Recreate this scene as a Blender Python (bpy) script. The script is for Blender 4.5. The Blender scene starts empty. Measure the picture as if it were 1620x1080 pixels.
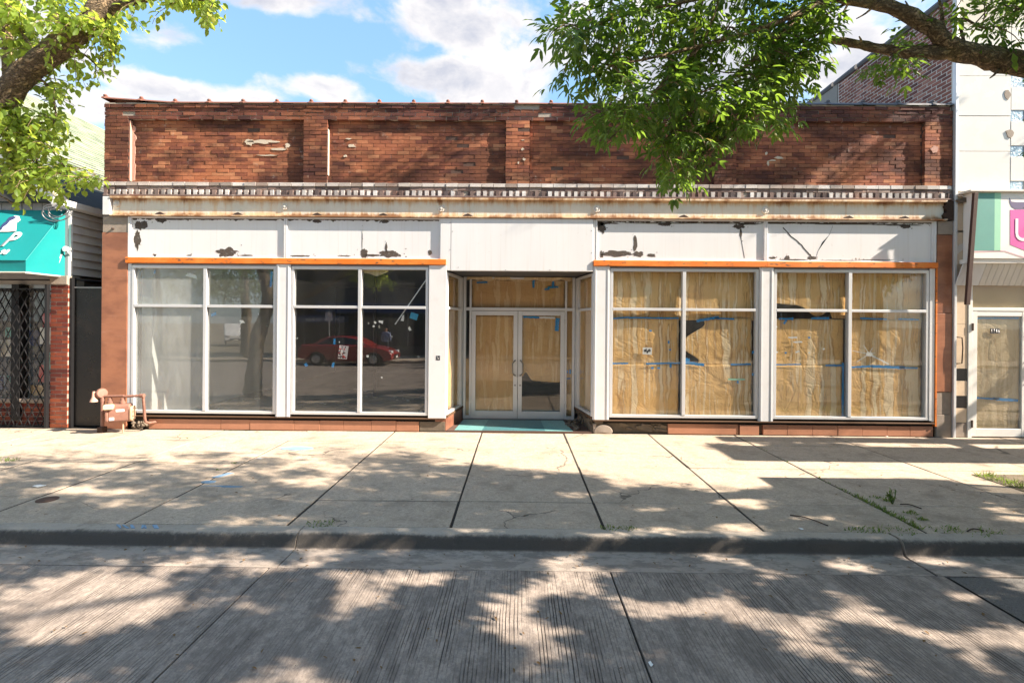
import bpy, bmesh, math, random
import numpy as np
from mathutils import Vector, Matrix, Euler, noise as mnoise

SC = bpy.context.scene
COL = SC.collection
R = math.radians
random.seed(7)
RNG = np.random.default_rng(11)

# ------------------------------------------------------------------ camera
CAM_POS = Vector((0.0, -9.1, 1.94))
FOCAL = 800.0                       # pixels on a 1620 px wide picture
YAW, ROLL, HORIZON = 0.01021, 0.00777, 513.6
c_fwd = Vector((-math.sin(YAW), math.cos(YAW), 0))
c_rgt = Vector((math.cos(YAW), math.sin(YAW), 0))
c_r = c_rgt * math.cos(ROLL) + Vector((0, 0, 1)) * math.sin(ROLL)
c_u = c_rgt * -math.sin(ROLL) + Vector((0, 0, 1)) * math.cos(ROLL)
cam = bpy.data.cameras.new('camera')
cam.sensor_width = 36.0
cam.lens = 36.0 * FOCAL / 1620.0
cam.shift_y = -(540.0 - HORIZON) / 1620.0
cam.clip_start = 0.05
cam.clip_end = 3000
camo = bpy.data.objects.new('camera', cam)
COL.objects.link(camo)
mw = Matrix.Identity(4)
for i in range(3):
    mw[i][0], mw[i][1], mw[i][2], mw[i][3] = c_r[i], c_u[i], -c_fwd[i], CAM_POS[i]
camo.matrix_world = mw
SC.camera = camo

def ray(px, py):
    return c_fwd * FOCAL + c_r * (px - 810.0) + c_u * (HORIZON - py)
def at(px, py, Y=0.0):
    """measured point: where the photo's pixel meets the vertical plane y = Y"""
    d = ray(px, py)
    return CAM_POS + d * ((Y - CAM_POS.y) / d.y)
def gat(px, py, Z=0.0):
    d = ray(px, py)
    return CAM_POS + d * ((Z - CAM_POS.z) / d.z)
def to_px(p):
    d = Vector(p) - CAM_POS
    z = d.dot(c_fwd)
    if z < 0.05:
        return None
    return 810 + FOCAL * d.dot(c_r) / z, HORIZON - FOCAL * d.dot(c_u) / z

# ------------------------------------------------------------------ sun, sky, exposure
SUN_EL, SUN_AZ = R(35.0), R(12.0)      # height, angle out from the facade plane
S = Vector((math.cos(SUN_EL) * math.cos(SUN_AZ), -math.cos(SUN_EL) * math.sin(SUN_AZ), math.sin(SUN_EL)))
sun = bpy.data.lights.new('sun', 'SUN')
sun.energy = 4.6
sun.angle = R(0.53)
sun.color = (1.0, 0.87, 0.72)
suno = bpy.data.objects.new('sun', sun)
suno.rotation_euler = S.to_track_quat('Z', 'Y').to_euler()
suno.location = (20, -10, 20)
COL.objects.link(suno)

SC.view_settings.view_transform = 'Standard'
SC.view_settings.look = 'None'
SC.view_settings.gamma = 1.0
SC.view_settings.exposure = 2.02
SC.render.engine = 'CYCLES'
SC.cycles.use_denoising = True
SC.cycles.max_bounces = 8
SC.cycles.diffuse_bounces = 4
SC.cycles.glossy_bounces = 4
SC.cycles.transmission_bounces = 6
SC.cycles.transparent_max_bounces = 24
SC.cycles.sample_clamp_indirect = 6.0
SC.cycles.caustics_reflective = False
SC.cycles.caustics_refractive = False

world = bpy.data.worlds.new('World')
SC.world = world
world.use_nodes = True
wt = world.node_tree
wt.nodes.clear()

class NT:
    """short node-graph writer"""
    def __init__(s, tree):
        s.t = tree
    def nd(s, typ, ins=None, **props):
        n = s.t.nodes.new(typ)
        for k, v in props.items():
            setattr(n, k, v)
        for k, v in (ins or {}).items():
            i = n.inputs[k]
            if isinstance(v, bpy.types.NodeSocket):
                s.t.links.new(v, i)
            elif isinstance(v, (tuple, list)) and len(v) == 3 and i.type == 'RGBA':
                i.default_value = (*v, 1)
            else:
                i.default_value = v
        return n
    def math(s, op, a, b=0.0, c=None, clamp=False):
        n = s.nd('ShaderNodeMath', {0: a, 1: b}, operation=op, use_clamp=clamp)
        if c is not None:
            if isinstance(c, bpy.types.NodeSocket): s.t.links.new(c, n.inputs[2])
            else: n.inputs[2].default_value = c
        return n.outputs[0]
    def vm(s, op, a, b=(0, 0, 0)):
        n = s.nd('ShaderNodeVectorMath', {0: a, 1: b}, operation=op)
        return n.outputs['Value'] if op in ('LENGTH', 'DOT_PRODUCT', 'DISTANCE') else n.outputs[0]
    def pos(s, sc=(1, 1, 1), off=(0, 0, 0)):
        g = s.nd('ShaderNodeNewGeometry').outputs['Position']
        return s.vm('ADD', s.vm('MULTIPLY', g, sc), off)
    def noise(s, scale, detail=5, rough=0.6, vec=None, dist=0.0, sc=None, off=(0, 0, 0)):
        if vec is None:
            vec = s.pos(sc or (1, 1, 1), off)
        return s.nd('ShaderNodeTexNoise', {'Vector': vec, 'Scale': scale, 'Detail': detail, 'Roughness': rough, 'Distortion': dist}).outputs['Fac']
    def voro(s, scale, vec=None, feature='F1', rnd=1.0):
        return s.nd('ShaderNodeTexVoronoi', {'Vector': vec if vec is not None else s.pos(), 'Scale': scale, 'Randomness': rnd}, feature=feature).outputs['Distance']
    def ramp(s, fac, stops, interp='LINEAR'):
        n = s.nd('ShaderNodeValToRGB', {'Fac': fac})
        cr = n.color_ramp
        cr.interpolation = interp
        while len(cr.elements) < len(stops):
            cr.elements.new(0.5)
        for e, (p, c) in zip(cr.elements, stops):
            e.position = p
            e.color = (c, c, c, 1) if isinstance(c, (int, float)) else (*c, 1)
        return n.outputs['Color']
    def step(s, fac, a, b):
        n = s.nd('ShaderNodeMapRange', {'Value': fac, 'From Min': a, 'From Max': b}, interpolation_type='SMOOTHSTEP')
        return n.outputs['Result']
    def mix(s, fac, a, b, blend='MIX'):
        n = s.nd('ShaderNodeMix', data_type='RGBA', blend_type=blend)
        for i, v in ((0, fac), (6, a), (7, b)):
            if isinstance(v, bpy.types.NodeSocket): s.t.links.new(v, n.inputs[i])
            elif i and isinstance(v, (int, float)): n.inputs[i].default_value = (v, v, v, 1)
            elif i: n.inputs[i].default_value = (*v, 1)
            else: n.inputs[i].default_value = v
        return n.outputs[2]
    def rnd(s):
        a = s.nd('ShaderNodeObjectInfo').outputs['Random']
        b = s.nd('ShaderNodeNewGeometry').outputs['Random Per Island']
        return s.math('FRACT', s.math('MULTIPLY_ADD', b, 7.31, a))
    def axis(s, k):
        return s.nd('ShaderNodeSeparateXYZ', {0: s.nd('ShaderNodeNewGeometry').outputs['Position']}).outputs[k]

# sky: physical sky plus a field of fair-weather cumulus in direction space
w = NT(wt)
sky = w.nd('ShaderNodeTexSky', sky_type='NISHITA', sun_disc=False, sun_elevation=SUN_EL,
           sun_rotation=math.atan2(S.x, S.y), altitude=200, air_density=1.15, dust_density=0.6, ozone_density=2.2)
dirv = w.nd('ShaderNodeTexCoord').outputs['Generated']
warp = w.nd('ShaderNodeTexNoise', {'Vector': dirv, 'Scale': 5.0, 'Detail': 3})
dw = w.vm('ADD', dirv, w.vm('MULTIPLY', w.vm('SUBTRACT', warp.outputs['Color'], (0.5, 0.5, 0.5)), (0.10, 0.10, 0.06)))
puff = w.noise(6.5, 9, 0.58, vec=w.vm('MULTIPLY', dw, (1, 1, 1.7)))
field = w.noise(1.6, 3, 0.5, vec=w.vm('ADD', w.vm('MULTIPLY', dirv, (1, 1, 2.2)), (3.1, 0.4, 1.7)))
dens = w.math('MULTIPLY', w.step(field, 0.50, 0.62), 0.30)
for (px, py, rx, rz, a) in [(710, 130, 0.19, 0.045, .33), (640, 30, .06, .06, .28), (800, 25, .15, .035, .22), (290, 152, .13, .035, .37), (150, 165, .12, .05, .34), (540, 150, .08, .03, .28),
                            (480, 5, .22, .03, .26), (1320, 120, .10, .06, .34), (1010, 150, .16, .04, .26), (260, 60, .10, .03, .18), (1400, 30, .10, .06, .2)]:
    d = ray(px, py).normalized()
    q = w.vm('LENGTH', w.vm('MULTIPLY', w.vm('SUBTRACT', dw, tuple(d)), (1 / rx, 1 / rx, 1 / rz)))
    b = w.math('MULTIPLY', w.math('SUBTRACT', 1.0, w.step(q, 0.25, 1.35)), a)
    dens = w.math('MAXIMUM', dens, b)
cover = w.math('ADD', puff, dens)
mask = w.step(cover, 0.62, 0.80)
shade = w.noise(5.0, 6, 0.6, vec=w.vm('ADD', w.vm('MULTIPLY', dw, (1, 1, 2.0)), (0, 0, 0.12)))
core = w.math('SUBTRACT', w.math('MULTIPLY', w.step(cover, 0.66, 0.96), 0.95), w.math('SUBTRACT', w.step(shade, .35, .65), .5), clamp=True)
ccol = w.mix(core, (2.35, 2.24, 2.18), (1.45, 1.48, 1.66))
skyc = w.mix(0.65, sky.outputs[0], (.60, 1.18, 1.92))
bgc = w.mix(w.math('MULTIPLY', mask, 0.96), skyc, ccol)
bg = w.nd('ShaderNodeBackground', {'Color': bgc, 'Strength': 0.12})
w.t.links.new(bg.outputs[0], w.nd('ShaderNodeOutputWorld').inputs[0])

# ------------------------------------------------------------------ mesh helpers
class MB:
    def __init__(s):
        s.v, s.f, s.m = [], [], []
        s.mi = 0
    def face(s, *idx):
        s.f.append(tuple(idx)); s.m.append(s.mi)
    def hexa(s, P):
        b = len(s.v)
        s.v += [tuple(p) for p in P]
        for q in ((0, 3, 2, 1), (4, 5, 6, 7), (0, 1, 5, 4), (1, 2, 6, 5), (2, 3, 7, 6), (3, 0, 4, 7)):
            s.face(*(b + i for i in q))
        return s
    def box(s, x0, x1, y0, y1, z0, z1):
        return s.hexa([(x0, y0, z0), (x1, y0, z0), (x1, y1, z0), (x0, y1, z0), (x0, y0, z1), (x1, y0, z1), (x1, y1, z1), (x0, y1, z1)])
    def obox(s, c, h, rot=None):
        rot = rot or Matrix.Identity(3)
        c = Vector(c)
        P = [c + rot @ Vector((a * h[0], b * h[1], d * h[2])) for d in (-1, 1) for a, b in ((-1, -1), (1, -1), (1, 1), (-1, 1))]
        return s.hexa(P)
    def bar(s, a, b, w, h, up=(0, 0, 1)):
        a, b = Vector(a), Vector(b)
        d = (b - a); L = d.length; d.normalize()
        up = Vector(up)
        x = d.cross(up)
        if x.length < 1e-4: x = d.cross(Vector((1, 0, 0)))
        x.normalize(); z = x.cross(d)
        rot = Matrix((x, d, z)).transposed()
        return s.obox((a + b) / 2, (w / 2, L / 2, h / 2), rot)
    def tube(s, pts, rad, n=8, cap=True, wob=0.0):
        pts = [Vector(p) for p in pts]
        if isinstance(rad, (int, float)): rad = [rad] * len(pts)
        b0 = len(s.v)
        ref = None
        for i, p in enumerate(pts):
            t = (pts[min(i + 1, len(pts) - 1)] - pts[max(i - 1, 0)]).normalized()
            if ref is None:
                ref = t.orthogonal().normalized()
            ref = (ref - t * ref.dot(t)).normalized()
            o = t.cross(ref)
            for k in range(n):
                an = 2 * math.pi * k / n
                r = rad[i] * (1 + (wob * mnoise.noise(p * 9 + Vector((k * 3.3, 0, 0))) if wob else 0))
                s.v.append(tuple(p + (ref * math.cos(an) + o * math.sin(an)) * r))
        for i in range(len(pts) - 1):
            for k in range(n):
                a, c = b0 + i * n + k, b0 + i * n + (k + 1) % n
                s.face(a, c, c + n, a + n)
        if cap:
            s.face(*[b0 + k for k in range(n)][::-1])
            s.face(*[b0 + (len(pts) - 1) * n + k for k in range(n)])
        return s
    def lathe(s, prof, c, axis=(0, 0, 1), n=16):
        c = Vector(c); ax = Vector(axis).normalized()
        u = ax.orthogonal().normalized(); w_ = ax.cross(u)
        b0 = len(s.v)
        for r, h in prof:
            for k in range(n):
                an = 2 * math.pi * k / n
                s.v.append(tuple(c + ax * h + (u * math.cos(an) + w_ * math.sin(an)) * max(r, 1e-4)))
        for i in range(len(prof) - 1):
            for k in range(n):
                a, d = b0 + i * n + k, b0 + i * n + (k + 1) % n
                s.face(a, d, d + n, a + n)
        s.face(*[b0 + k for k in range(n)][::-1])
        s.face(*[b0 + (len(prof) - 1) * n + k for k in range(n)])
        return s
    def prism(s, poly, d0, d1, fn=None):
        """poly: list of 2-d points; fn(u, v, d) -> world. default: facade plane (x, z), depth y"""
        fn = fn or (lambda u, v, d: (u, d, v))
        n = len(poly); b = len(s.v)
        s.v += [tuple(fn(u, v, d0)) for u, v in poly] + [tuple(fn(u, v, d1)) for u, v in poly]
        s.face(*range(b, b + n)); s.face(*range(b + 2 * n - 1, b + n - 1, -1))
        for i in range(n):
            j = (i + 1) % n
            s.face(b + j, b + i, b + n + i, b + n + j)
        return s
    def grid(s, nu, nv, fn):
        b = len(s.v)
        for j in range(nv + 1):
            for i in range(nu + 1):
                s.v.append(tuple(fn(i / nu, j / nv)))
        for j in range(nv):
            for i in range(nu):
                a = b + j * (nu + 1) + i
                s.face(a, a + 1, a + nu + 2, a + nu + 1)
        return s
    def build(s, name, mat, parent=None, smooth=False, bevel=0.0, seg=2, fix=True, **props):
        v = np.array(s.v, dtype=float)
        lo, hi = v.min(0), v.max(0)
        o = Vector(((lo[0] + hi[0]) / 2, (lo[1] + hi[1]) / 2, lo[2]))
        me = bpy.data.meshes.new(name)
        me.from_pydata([tuple(q) for q in (v - np.array(o))], [], s.f)
        mats = mat if isinstance(mat, (list, tuple)) else [mat]
        for m_ in mats: me.materials.append(m_)
        if len(mats) > 1:
            me.polygons.foreach_set('material_index', s.m)
        if fix:
            bm = bmesh.new(); bm.from_mesh(me); bmesh.ops.recalc_face_normals(bm, faces=bm.faces); bm.to_mesh(me); bm.free()
        if smooth:
            me.polygons.foreach_set('use_smooth', [True] * len(me.polygons))
            if smooth != 'all':
                me.set_sharp_from_angle(angle=R(40))
        me.update()
        return link(name, me, o, parent, bevel, seg, **props)

def wloc(o):
    p = Vector((0, 0, 0))
    while o is not None:
        p += Vector(o.location); o = o.parent
    return p
def link(name, me, loc, parent=None, bevel=0.0, seg=2, **props):
    ob = bpy.data.objects.new(name, me)
    COL.objects.link(ob)
    ob.parent = parent
    ob.location = Vector(loc) - (wloc(parent) if parent else Vector((0, 0, 0)))
    if bevel:
        bv = ob.modifiers.new('edge', 'BEVEL')
        bv.width = bevel; bv.segments = seg; bv.limit_method = 'ANGLE'; bv.angle_limit = R(35)
    for k, v in props.items():
        ob[k] = v
    return ob
def empty(name, loc, label, category, group=None, **kw):
    e = bpy.data.objects.new(name, None)
    COL.objects.link(e)
    e.location = loc
    e.empty_display_size = 0.2
    e['label'] = label; e['category'] = category
    if group: e['group'] = group
    for k, v in kw.items(): e[k] = v
    return e
def tag(o, label, category, group=None):
    o['label'] = label; o['category'] = category
    if group: o['group'] = group
    return o
def bx(name, mat, parent, x0, x1, y0, y1, z0, z1, bevel=0.0, **kw):
    return MB().box(x0, x1, y0, y1, z0, z1).build(name, mat, parent, bevel=bevel, fix=False, **kw)
def lettering(name, text, mat, parent, origin, right, up, height, extrude=0.004, shear=0.0, align='LEFT', space=1.0, wide=1.0, bold=0.0):
    cu = bpy.data.curves.new(name, 'FONT')
    cu.body = text; cu.size = 1.0; cu.shear = shear; cu.align_x = align; cu.space_character = space
    cu.extrude = 0.0; cu.offset = bold; cu.resolution_u = 4
    tmp = bpy.data.objects.new('tmp_text', cu)
    COL.objects.link(tmp)
    dg = bpy.context.evaluated_depsgraph_get()
    me = bpy.data.meshes.new_from_object(tmp.evaluated_get(dg))
    bpy.data.objects.remove(tmp); bpy.data.curves.remove(cu)
    r_, u_ = Vector(right).normalized(), Vector(up).normalized()
    n_ = r_.cross(u_)
    bm = bmesh.new(); bm.from_mesh(me)
    ex = bmesh.ops.extrude_face_region(bm, geom=bm.faces[:])
    for v in [g for g in ex['geom'] if isinstance(g, bmesh.types.BMVert)]:
        v.co.z += extrude / height
    bmesh.ops.recalc_face_normals(bm, faces=bm.faces)
    for v in bm.verts:
        v.co = r_ * (v.co.x * height * wide) + u_ * (v.co.y * height) + n_ * (v.co.z * height)
    bm.to_mesh(me); bm.free()
    me.materials.clear(); me.materials.append(mat)
    me.name = name
    return link(name, me, origin, parent)
def blob(cx, cz, rx, rz, n=14, jag=0.35, seed=0):
    so = Vector((seed * 3.7 + .3, seed * 1.9, 0))
    k_ = lambda a: 1 - jag * (.5 + .75 * mnoise.noise(so + Vector((math.cos(a), math.sin(a), 0)) * 1.4) + .55 * mnoise.noise(so + Vector((math.cos(a), math.sin(a), 2)) * 4.0))
    return [(cx + rx * math.cos(2 * math.pi * k / n) * k_(2 * math.pi * k / n), cz + rz * math.sin(2 * math.pi * k / n) * k_(2 * math.pi * k / n)) for k in range(n)]
    return [(cx + rx * math.cos(2 * math.pi * k / n) * (1 - jag * rr.random()), cz + rz * math.sin(2 * math.pi * k / n) * (1 - jag * rr.random())) for k in range(n)]

# ------------------------------------------------------------------ materials
MAT = {}
def material(name, fn):
    m = bpy.data.materials.new(name)
    m.use_nodes = True
    t = m.node_tree
    n = NT(t)
    bs = t.nodes['Principled BSDF']
    d = fn(n)
    hb = d.pop('bump', None)
    sh = d.pop('shader', None)
    tr = d.pop('translucent', None)
    for k, v in d.items():
        i = bs.inputs[k]
        if isinstance(v, bpy.types.NodeSocket): t.links.new(v, i)
        elif isinstance(v, (tuple, list)) and len(v) == 3: i.default_value = (*v, 1)
        else: i.default_value = v
    if hb:
        h, st, di = hb
        b = n.nd('ShaderNodeBump', {'Height': h, 'Strength': st, 'Distance': di})
        t.links.new(b.outputs[0], bs.inputs['Normal'])
    out = t.nodes['Material Output']
    if tr is not None:
        f, c = tr
        tl = n.nd('ShaderNodeBsdfTranslucent', {'Color': c})
        mx = n.nd('ShaderNodeMixShader', {0: f, 1: bs.outputs[0], 2: tl.outputs[0]})
        t.links.new(mx.outputs[0], out.inputs[0])
    if sh is not None:
        t.links.new(sh, out.inputs[0])
    MAT[name] = m
    return m

def brickmat(name, stops, soot=0.6, soot_col=(0.022, 0.012, 0.013), efflo=0.0):
    def f(n):
        c = n.ramp(n.rnd(), stops)
        c = n.mix(n.math('MULTIPLY', n.noise(26, 4, .7), 0.55), c, n.mix(0.5, c, (0.05, 0.02, 0.015)))
        big = n.step(n.noise(0.75, 5, .62, sc=(1, 1, 2.2), off=(4.2, 0, 1.3)), .40, .58)
        c = n.mix(n.math('MULTIPLY', big, soot), c, soot_col)
        mid = n.step(n.noise(3.2, 4, .6, sc=(1, 1, 2.5)), .55, .75)
        c = n.mix(n.math('MULTIPLY', mid, soot * .55), c, soot_col)
        warm = n.step(n.noise(1.1, 3, .5, off=(9, 0, 2)), .5, .75)
        c = n.mix(n.math('MULTIPLY', warm, .35), c, (0.36, 0.13, 0.05))
        if efflo:
            e = n.step(n.noise(7, 6, .7, off=(1, 5, 3)), .60, .70)
            c = n.mix(n.math('MULTIPLY', e, efflo), c, (0.55, 0.49, 0.43))
        return {'Base Color': c, 'Roughness': 0.82, 'Specular IOR Level': 0.25, 'bump': (n.noise(90, 5, .7), 0.55, 0.006)}
    return material(name, f)
brickmat('brick', [(0, (0.22, .075, .050)), (.15, (.31, .105, .060)), (.5, (.40, .142, .072)), (.85, (.47, .18, .09)), (1, (.55, .25, .13))], soot=.74, efflo=.22)
brickmat('brick_dark', [(0, (0.09, .038, .034)), (.4, (.17, .060, .044)), (.75, (.23, .08, .052)), (1, (.31, .12, .07))], soot=.5, efflo=.25)
brickmat('brick_pier', [(0, (0.10, .022, .017)), (.5, (.19, .040, .026)), (1, (.30, .075, .035))], soot=.3)
brickmat('brick_side', [(0, (0.16, .075, .075)), (.35, (.30, .12, .10)), (.7, (.44, .19, .15)), (1, (.55, .28, .22))], soot=.25, efflo=.3)
brickmat('brick_white', [(0, (0.30, .25, .22)), (.3, (.52, .49, .46)), (.7, (.70, .68, .66)), (1, (.80, .78, .76))], soot=.25, soot_col=(.26, .16, .12), efflo=0)
brickmat('dentil_mix', [(0, (0.09, .08, .085)), (.22, (.26, .19, .17)), (.34, (.5, .48, .46)), (.75, (.74, .73, .72)), (1, (.84, .83, .82))], soot=.45, soot_col=(.12, .075, .06))
brickmat('dentil_back', [(0, (0.12, .09, .085)), (.5, (.24, .17, .15)), (1, (.42, .34, .30))], soot=.3, soot_col=(.12,.08,.07), efflo=.5)
def flat(name, col, rough=.6, metal=0.0, var=.25, scale=6.0, bump=.15, bscale=60, spec=.4, dirt=None):
    def f(n):
        c = n.mix(n.math('MULTIPLY', n.noise(scale, 5, .65), var), col, tuple(x * .45 for x in col))
        if dirt:
            c = n.mix(n.math('MULTIPLY', n.step(n.noise(2.3, 6, .7, off=(2, 3, 4)), .5, .7), dirt[0]), c, dirt[1])
        return {'Base Color': c, 'Roughness': n.math('MULTIPLY_ADD', n.noise(scale * 2, 3), .25, rough - .12), 'Metallic': metal, 'Specular IOR Level': spec, 'bump': (n.noise(bscale, 4, .6), bump, .004)}
    return material(name, f)
flat('mortar_dark', (.11, .065, .050), .95, var=.6, bscale=120, bump=.6)
flat('mortar_light', (.42, .36, .30), .95, var=.5, bscale=120, bump=.6)
flat('mortar_white', (.70, .66, .62), .95, var=.4, bscale=120, bump=.6)
flat('plaster_pink', (.56, .33, .26), .95, var=.5, scale=14, bscale=80, bump=.8)
flat('plaster_cream', (.62, .53, .42), .95, var=.5, scale=14, bscale=80, bump=.8)
flat('clay_tile', (.23, .095, .065), .75, var=.8, scale=4, dirt=(.6, (.07, .05, .045)), bump=.4)
flat('coping_metal', (.12, .12, .135), .6, var=.5)
flat('stone_grey', (.36, .30, .25), .9, var=.7, scale=9, bump=.8, dirt=(.4, (.12, .10, .09)))
flat('granite_pale', (.46, .215, .13), .45, var=.6, scale=5, bump=.2, dirt=(.4, (.30, .14, .09)))
flat('rubble', (.20, .16, .12), .95, var=.9, scale=11, bump=1.0, bscale=35)
flat('black_gap', (.012, .011, .010), .9, var=.3)
flat('wood_ledge', (.12, .065, .035), .8, var=.8, scale=10)
flat('aluminium', (.68, .69, .71), .42, metal=.35, var=.25, scale=3, bump=.05)
flat('aluminium_dark', (.30, .30, .31), .45, metal=.6, var=.3, scale=3, bump=.05)
flat('white_paint', (.68, .685, .70), .5, var=.14, scale=5, bump=.08, dirt=(.18, (.42, .36, .30)))
flat('off_white', (.68, .65, .60), .6, var=.25, scale=4, bump=.1, dirt=(.35, (.42, .33, .24)))
flat('door_white', (.80, .79, .76), .45, var=.15, scale=5, bump=.05, dirt=(.15, (.5, .42, .33)))
def f_(n):
    c = n.ramp(n.noise(16, 5, .75), [(.30, (.030, .026, .024)), (.48, (.085, .066, .052)), (.58, (.055, .050, .048)), (.66, (.20, .18, .16)), (.72, (.09, .07, .055))])
    return {'Base Color': c, 'Roughness': .9, 'bump': (n.noise(40, 5, .7), .8, .008)}
material('chip_dark', f_)
flat('crack_dark', (.03, .026, .022), .9, var=.4)
flat('pole_dark', (.03, .03, .032), .5, var=.3)
flat('iron_black', (.018, .018, .020), .45, var=.5, metal=.3)
flat('gate_panel', (.013, .012, .012), .30, var=.8, scale=3, bump=.2, dirt=(.5, (.040, .026, .020)))
flat('teal_cloth', (.002, .22, .225), .65, var=.25, scale=3, bump=.25, bscale=12)
flat('awning_under', (.55, .52, .46), .8, var=.2)
flat('navy', (.03, .045, .13), .6, var=.2)
flat('white_print', (.86, .85, .83), .6, var=.05)
flat('grey_board', (.36, .37, .39), .85, var=.6, scale=5, bump=.4)
flat('siding', (.66, .61, .56), .6, var=.2, scale=2.5, bump=.05, dirt=(.3, (.32, .27, .23)))
flat('fascia_white', (.78, .77, .75), .5, var=.15)
flat('fascia_yellow', (.68, .60, .42), .5, var=.2)
flat('copper_paint', (.30, .15, .11), .6, var=.8, scale=22, bump=.6, dirt=(.65, (.13, .055, .038)))
flat('meter_tan', (.50, .33, .22), .55, var=.4, scale=12, bump=.2)
flat('meter_dial', (.60, .52, .34), .5, var=.3, scale=20)
flat('rust_dark', (.06, .035, .025), .9, var=.6, scale=20, bump=.6)
flat('tape_blue', (.008, .25, .62), .6, var=.3, scale=30, bump=.3)
flat('sticker_white', (.80, .80, .80), .5, var=.1)
flat('sticker_dark', (.04, .04, .05), .5, var=.2)
flat('cream_tile', (.66, .52, .38), .28, var=.15, scale=3, bump=.05, dirt=(.3, (.50, .34, .20)))
flat('black_tile', (.014, .014, .016), .18, var=.2, bump=.03)
flat('white_enamel', (.70, .69, .66), .25, var=.08, scale=1.5, bump=.03, dirt=(.22, (.70, .64, .50)))
flat('seam_grey', (.30, .29, .27), .8, var=.3)
flat('brown_post', (.075, .038, .030), .7, var=.5, scale=12, bump=.3)
flat('sign_teal', (.13, .36, .32), .5, var=.35, scale=4)
flat('sign_green', (.33, .66, .47), .5, var=.15)
flat('sign_white', (.84, .82, .79), .45, var=.08)
flat('sign_pink', (.72, .13, .42), .5, var=.2, scale=3)
flat('sign_purple', (.14, .12, .23), .5, var=.2)
flat('pink_line', (.75, .50, .54), .6, var=.2)
flat('amber_film', (.66, .45, .17), .4, var=.5, scale=3)
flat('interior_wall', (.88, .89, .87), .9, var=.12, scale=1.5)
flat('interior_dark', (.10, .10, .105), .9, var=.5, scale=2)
flat('interior_floor', (.22, .22, .22), .7, var=.7, scale=2.5)
flat('ceiling_tile', (.45, .44, .42), .9, var=.3)
flat('roof_tar', (.05, .05, .05), .9)
flat('bark_grey', (.16, .13, .10), .9, var=.6)
flat('shop_goods', (.22, .30, .36), .6, var=.9, scale=14)
flat('steel_dark', (.26, .25, .24), .35, metal=.8)
flat('steel_pole', (.45, .45, .46), .4, metal=.6)
flat('paint_blue', (.26, .40, .55), .8, var=.5, scale=20)
flat('cover_iron', (.13, .075, .055), .8, var=.5, scale=30, bump=.5)
flat('litter_paper', (.78, .77, .74), .8, var=.1)
flat('dry_leaf', (.18, .10, .035), .8, var=.6)
flat('twig_brown', (.085, .055, .04), .9, var=.4)
# glass: clear pane with its own mirror reflection, a little dust
def glassmat(name, tint=(.965, .975, .97), dust_haze=.02, gloss=1.0, wav=.02, n_=1.45):
    def f(n):
        bmp = n.nd('ShaderNodeBump', {'Height': n.noise(1.3, 2, .5), 'Strength': wav, 'Distance': .05})
        bf = n.nd('ShaderNodeNewGeometry').outputs['Backfacing']
        ior = n.math('MULTIPLY_ADD', bf, 1 / n_ - n_, n_)      # same reflectance from either side of the thin pane
        fr = n.nd('ShaderNodeFresnel', {'IOR': ior, 'Normal': bmp.outputs[0]})
        tr = n.nd('ShaderNodeBsdfTransparent', {'Color': tint})
        gl = n.nd('ShaderNodeBsdfGlossy', {'Color': (gloss, gloss, gloss), 'Roughness': 0.0, 'Normal': bmp.outputs[0]})
        mx = n.nd('ShaderNodeMixShader', {0: fr.outputs[0], 1: tr.outputs[0], 2: gl.outputs[0]})
        df = n.nd('ShaderNodeBsdfDiffuse', {'Color': (.80, .82, .80)})
        du = n.math('MULTIPLY', n.math('ADD', n.math('MULTIPLY', n.step(n.noise(1.6, 6, .65, sc=(1.6, 1, .45)), .25, .85), .7), .6), dust_haze)
        m2 = n.nd('ShaderNodeMixShader', {0: du, 1: mx.outputs[0], 2: df.outputs[0]})
        return {'shader': m2.outputs[0]}
    return material(name, f)
glassmat('glass')
glassmat('glass_dark', n_=1.75, dust_haze=.012)
glassmat('glass_dusty', tint=(.95, .97, .965), dust_haze=.05, n_=1.7)
glassmat('glass_milky', tint=(.95, .97, .965), dust_haze=.20, n_=1.6)  # thick pale veil painted in for the brightness of the wall behind
def f_(n):
    c = n.mix(n.noise(20, 3), (.20, .33, .44), (.55, .68, .78))
    c = n.mix(n.step(n.voro(26), .12, .45), (.75, .82, .88), c)
    return {'Base Color': c, 'Roughness': .12, 'bump': (n.noise(30, 2), .8, .02)}
material('glass_block', f_)
# steel beam: old white paint, rust weeping from the edges
def f_(n):
    z = n.axis(2)
    st = n.noise(4.0, 6, .72, sc=(2.2, 1, .22))
    st2 = n.noise(1.4, 5, .65, sc=(1.6, 1, .5), off=(7, 0, 0))
    top = n.step(z, 4.02, 4.21)
    bot = n.math('SUBTRACT', 1.0, n.step(z, 3.86, 3.99))
    edge = n.math('MAXIMUM', n.math('MULTIPLY', top, .26), n.math('MULTIPLY', bot, .28))
    r = n.step(n.math('ADD', st, edge), .50, .76)
    r2 = n.step(n.math('ADD', n.math('ADD', st2, n.math('MULTIPLY', edge, .9)), n.math('MULTIPLY', n.math('SUBTRACT', st, .5), .4)), .66, .84)
    c = n.mix(n.noise(9, 5), (.74, .71, .63), (.62, .57, .47))
    c = n.mix(n.math('MULTIPLY', r, .62), c, (.58, .32, .10))
    c = n.mix(n.math('MULTIPLY', r2, .85), c, (.21, .075, .018))
    sp = n.step(n.noise(24, 4, .7), .70, .76)
    c = n.mix(n.math('MULTIPLY', sp, .8), c, (.16, .06, .02))
    return {'Base Color': c, 'Roughness': .62, 'bump': (n.noise(30, 6, .7), .3, .006)}
material('rusty_steel', f_)
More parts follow.
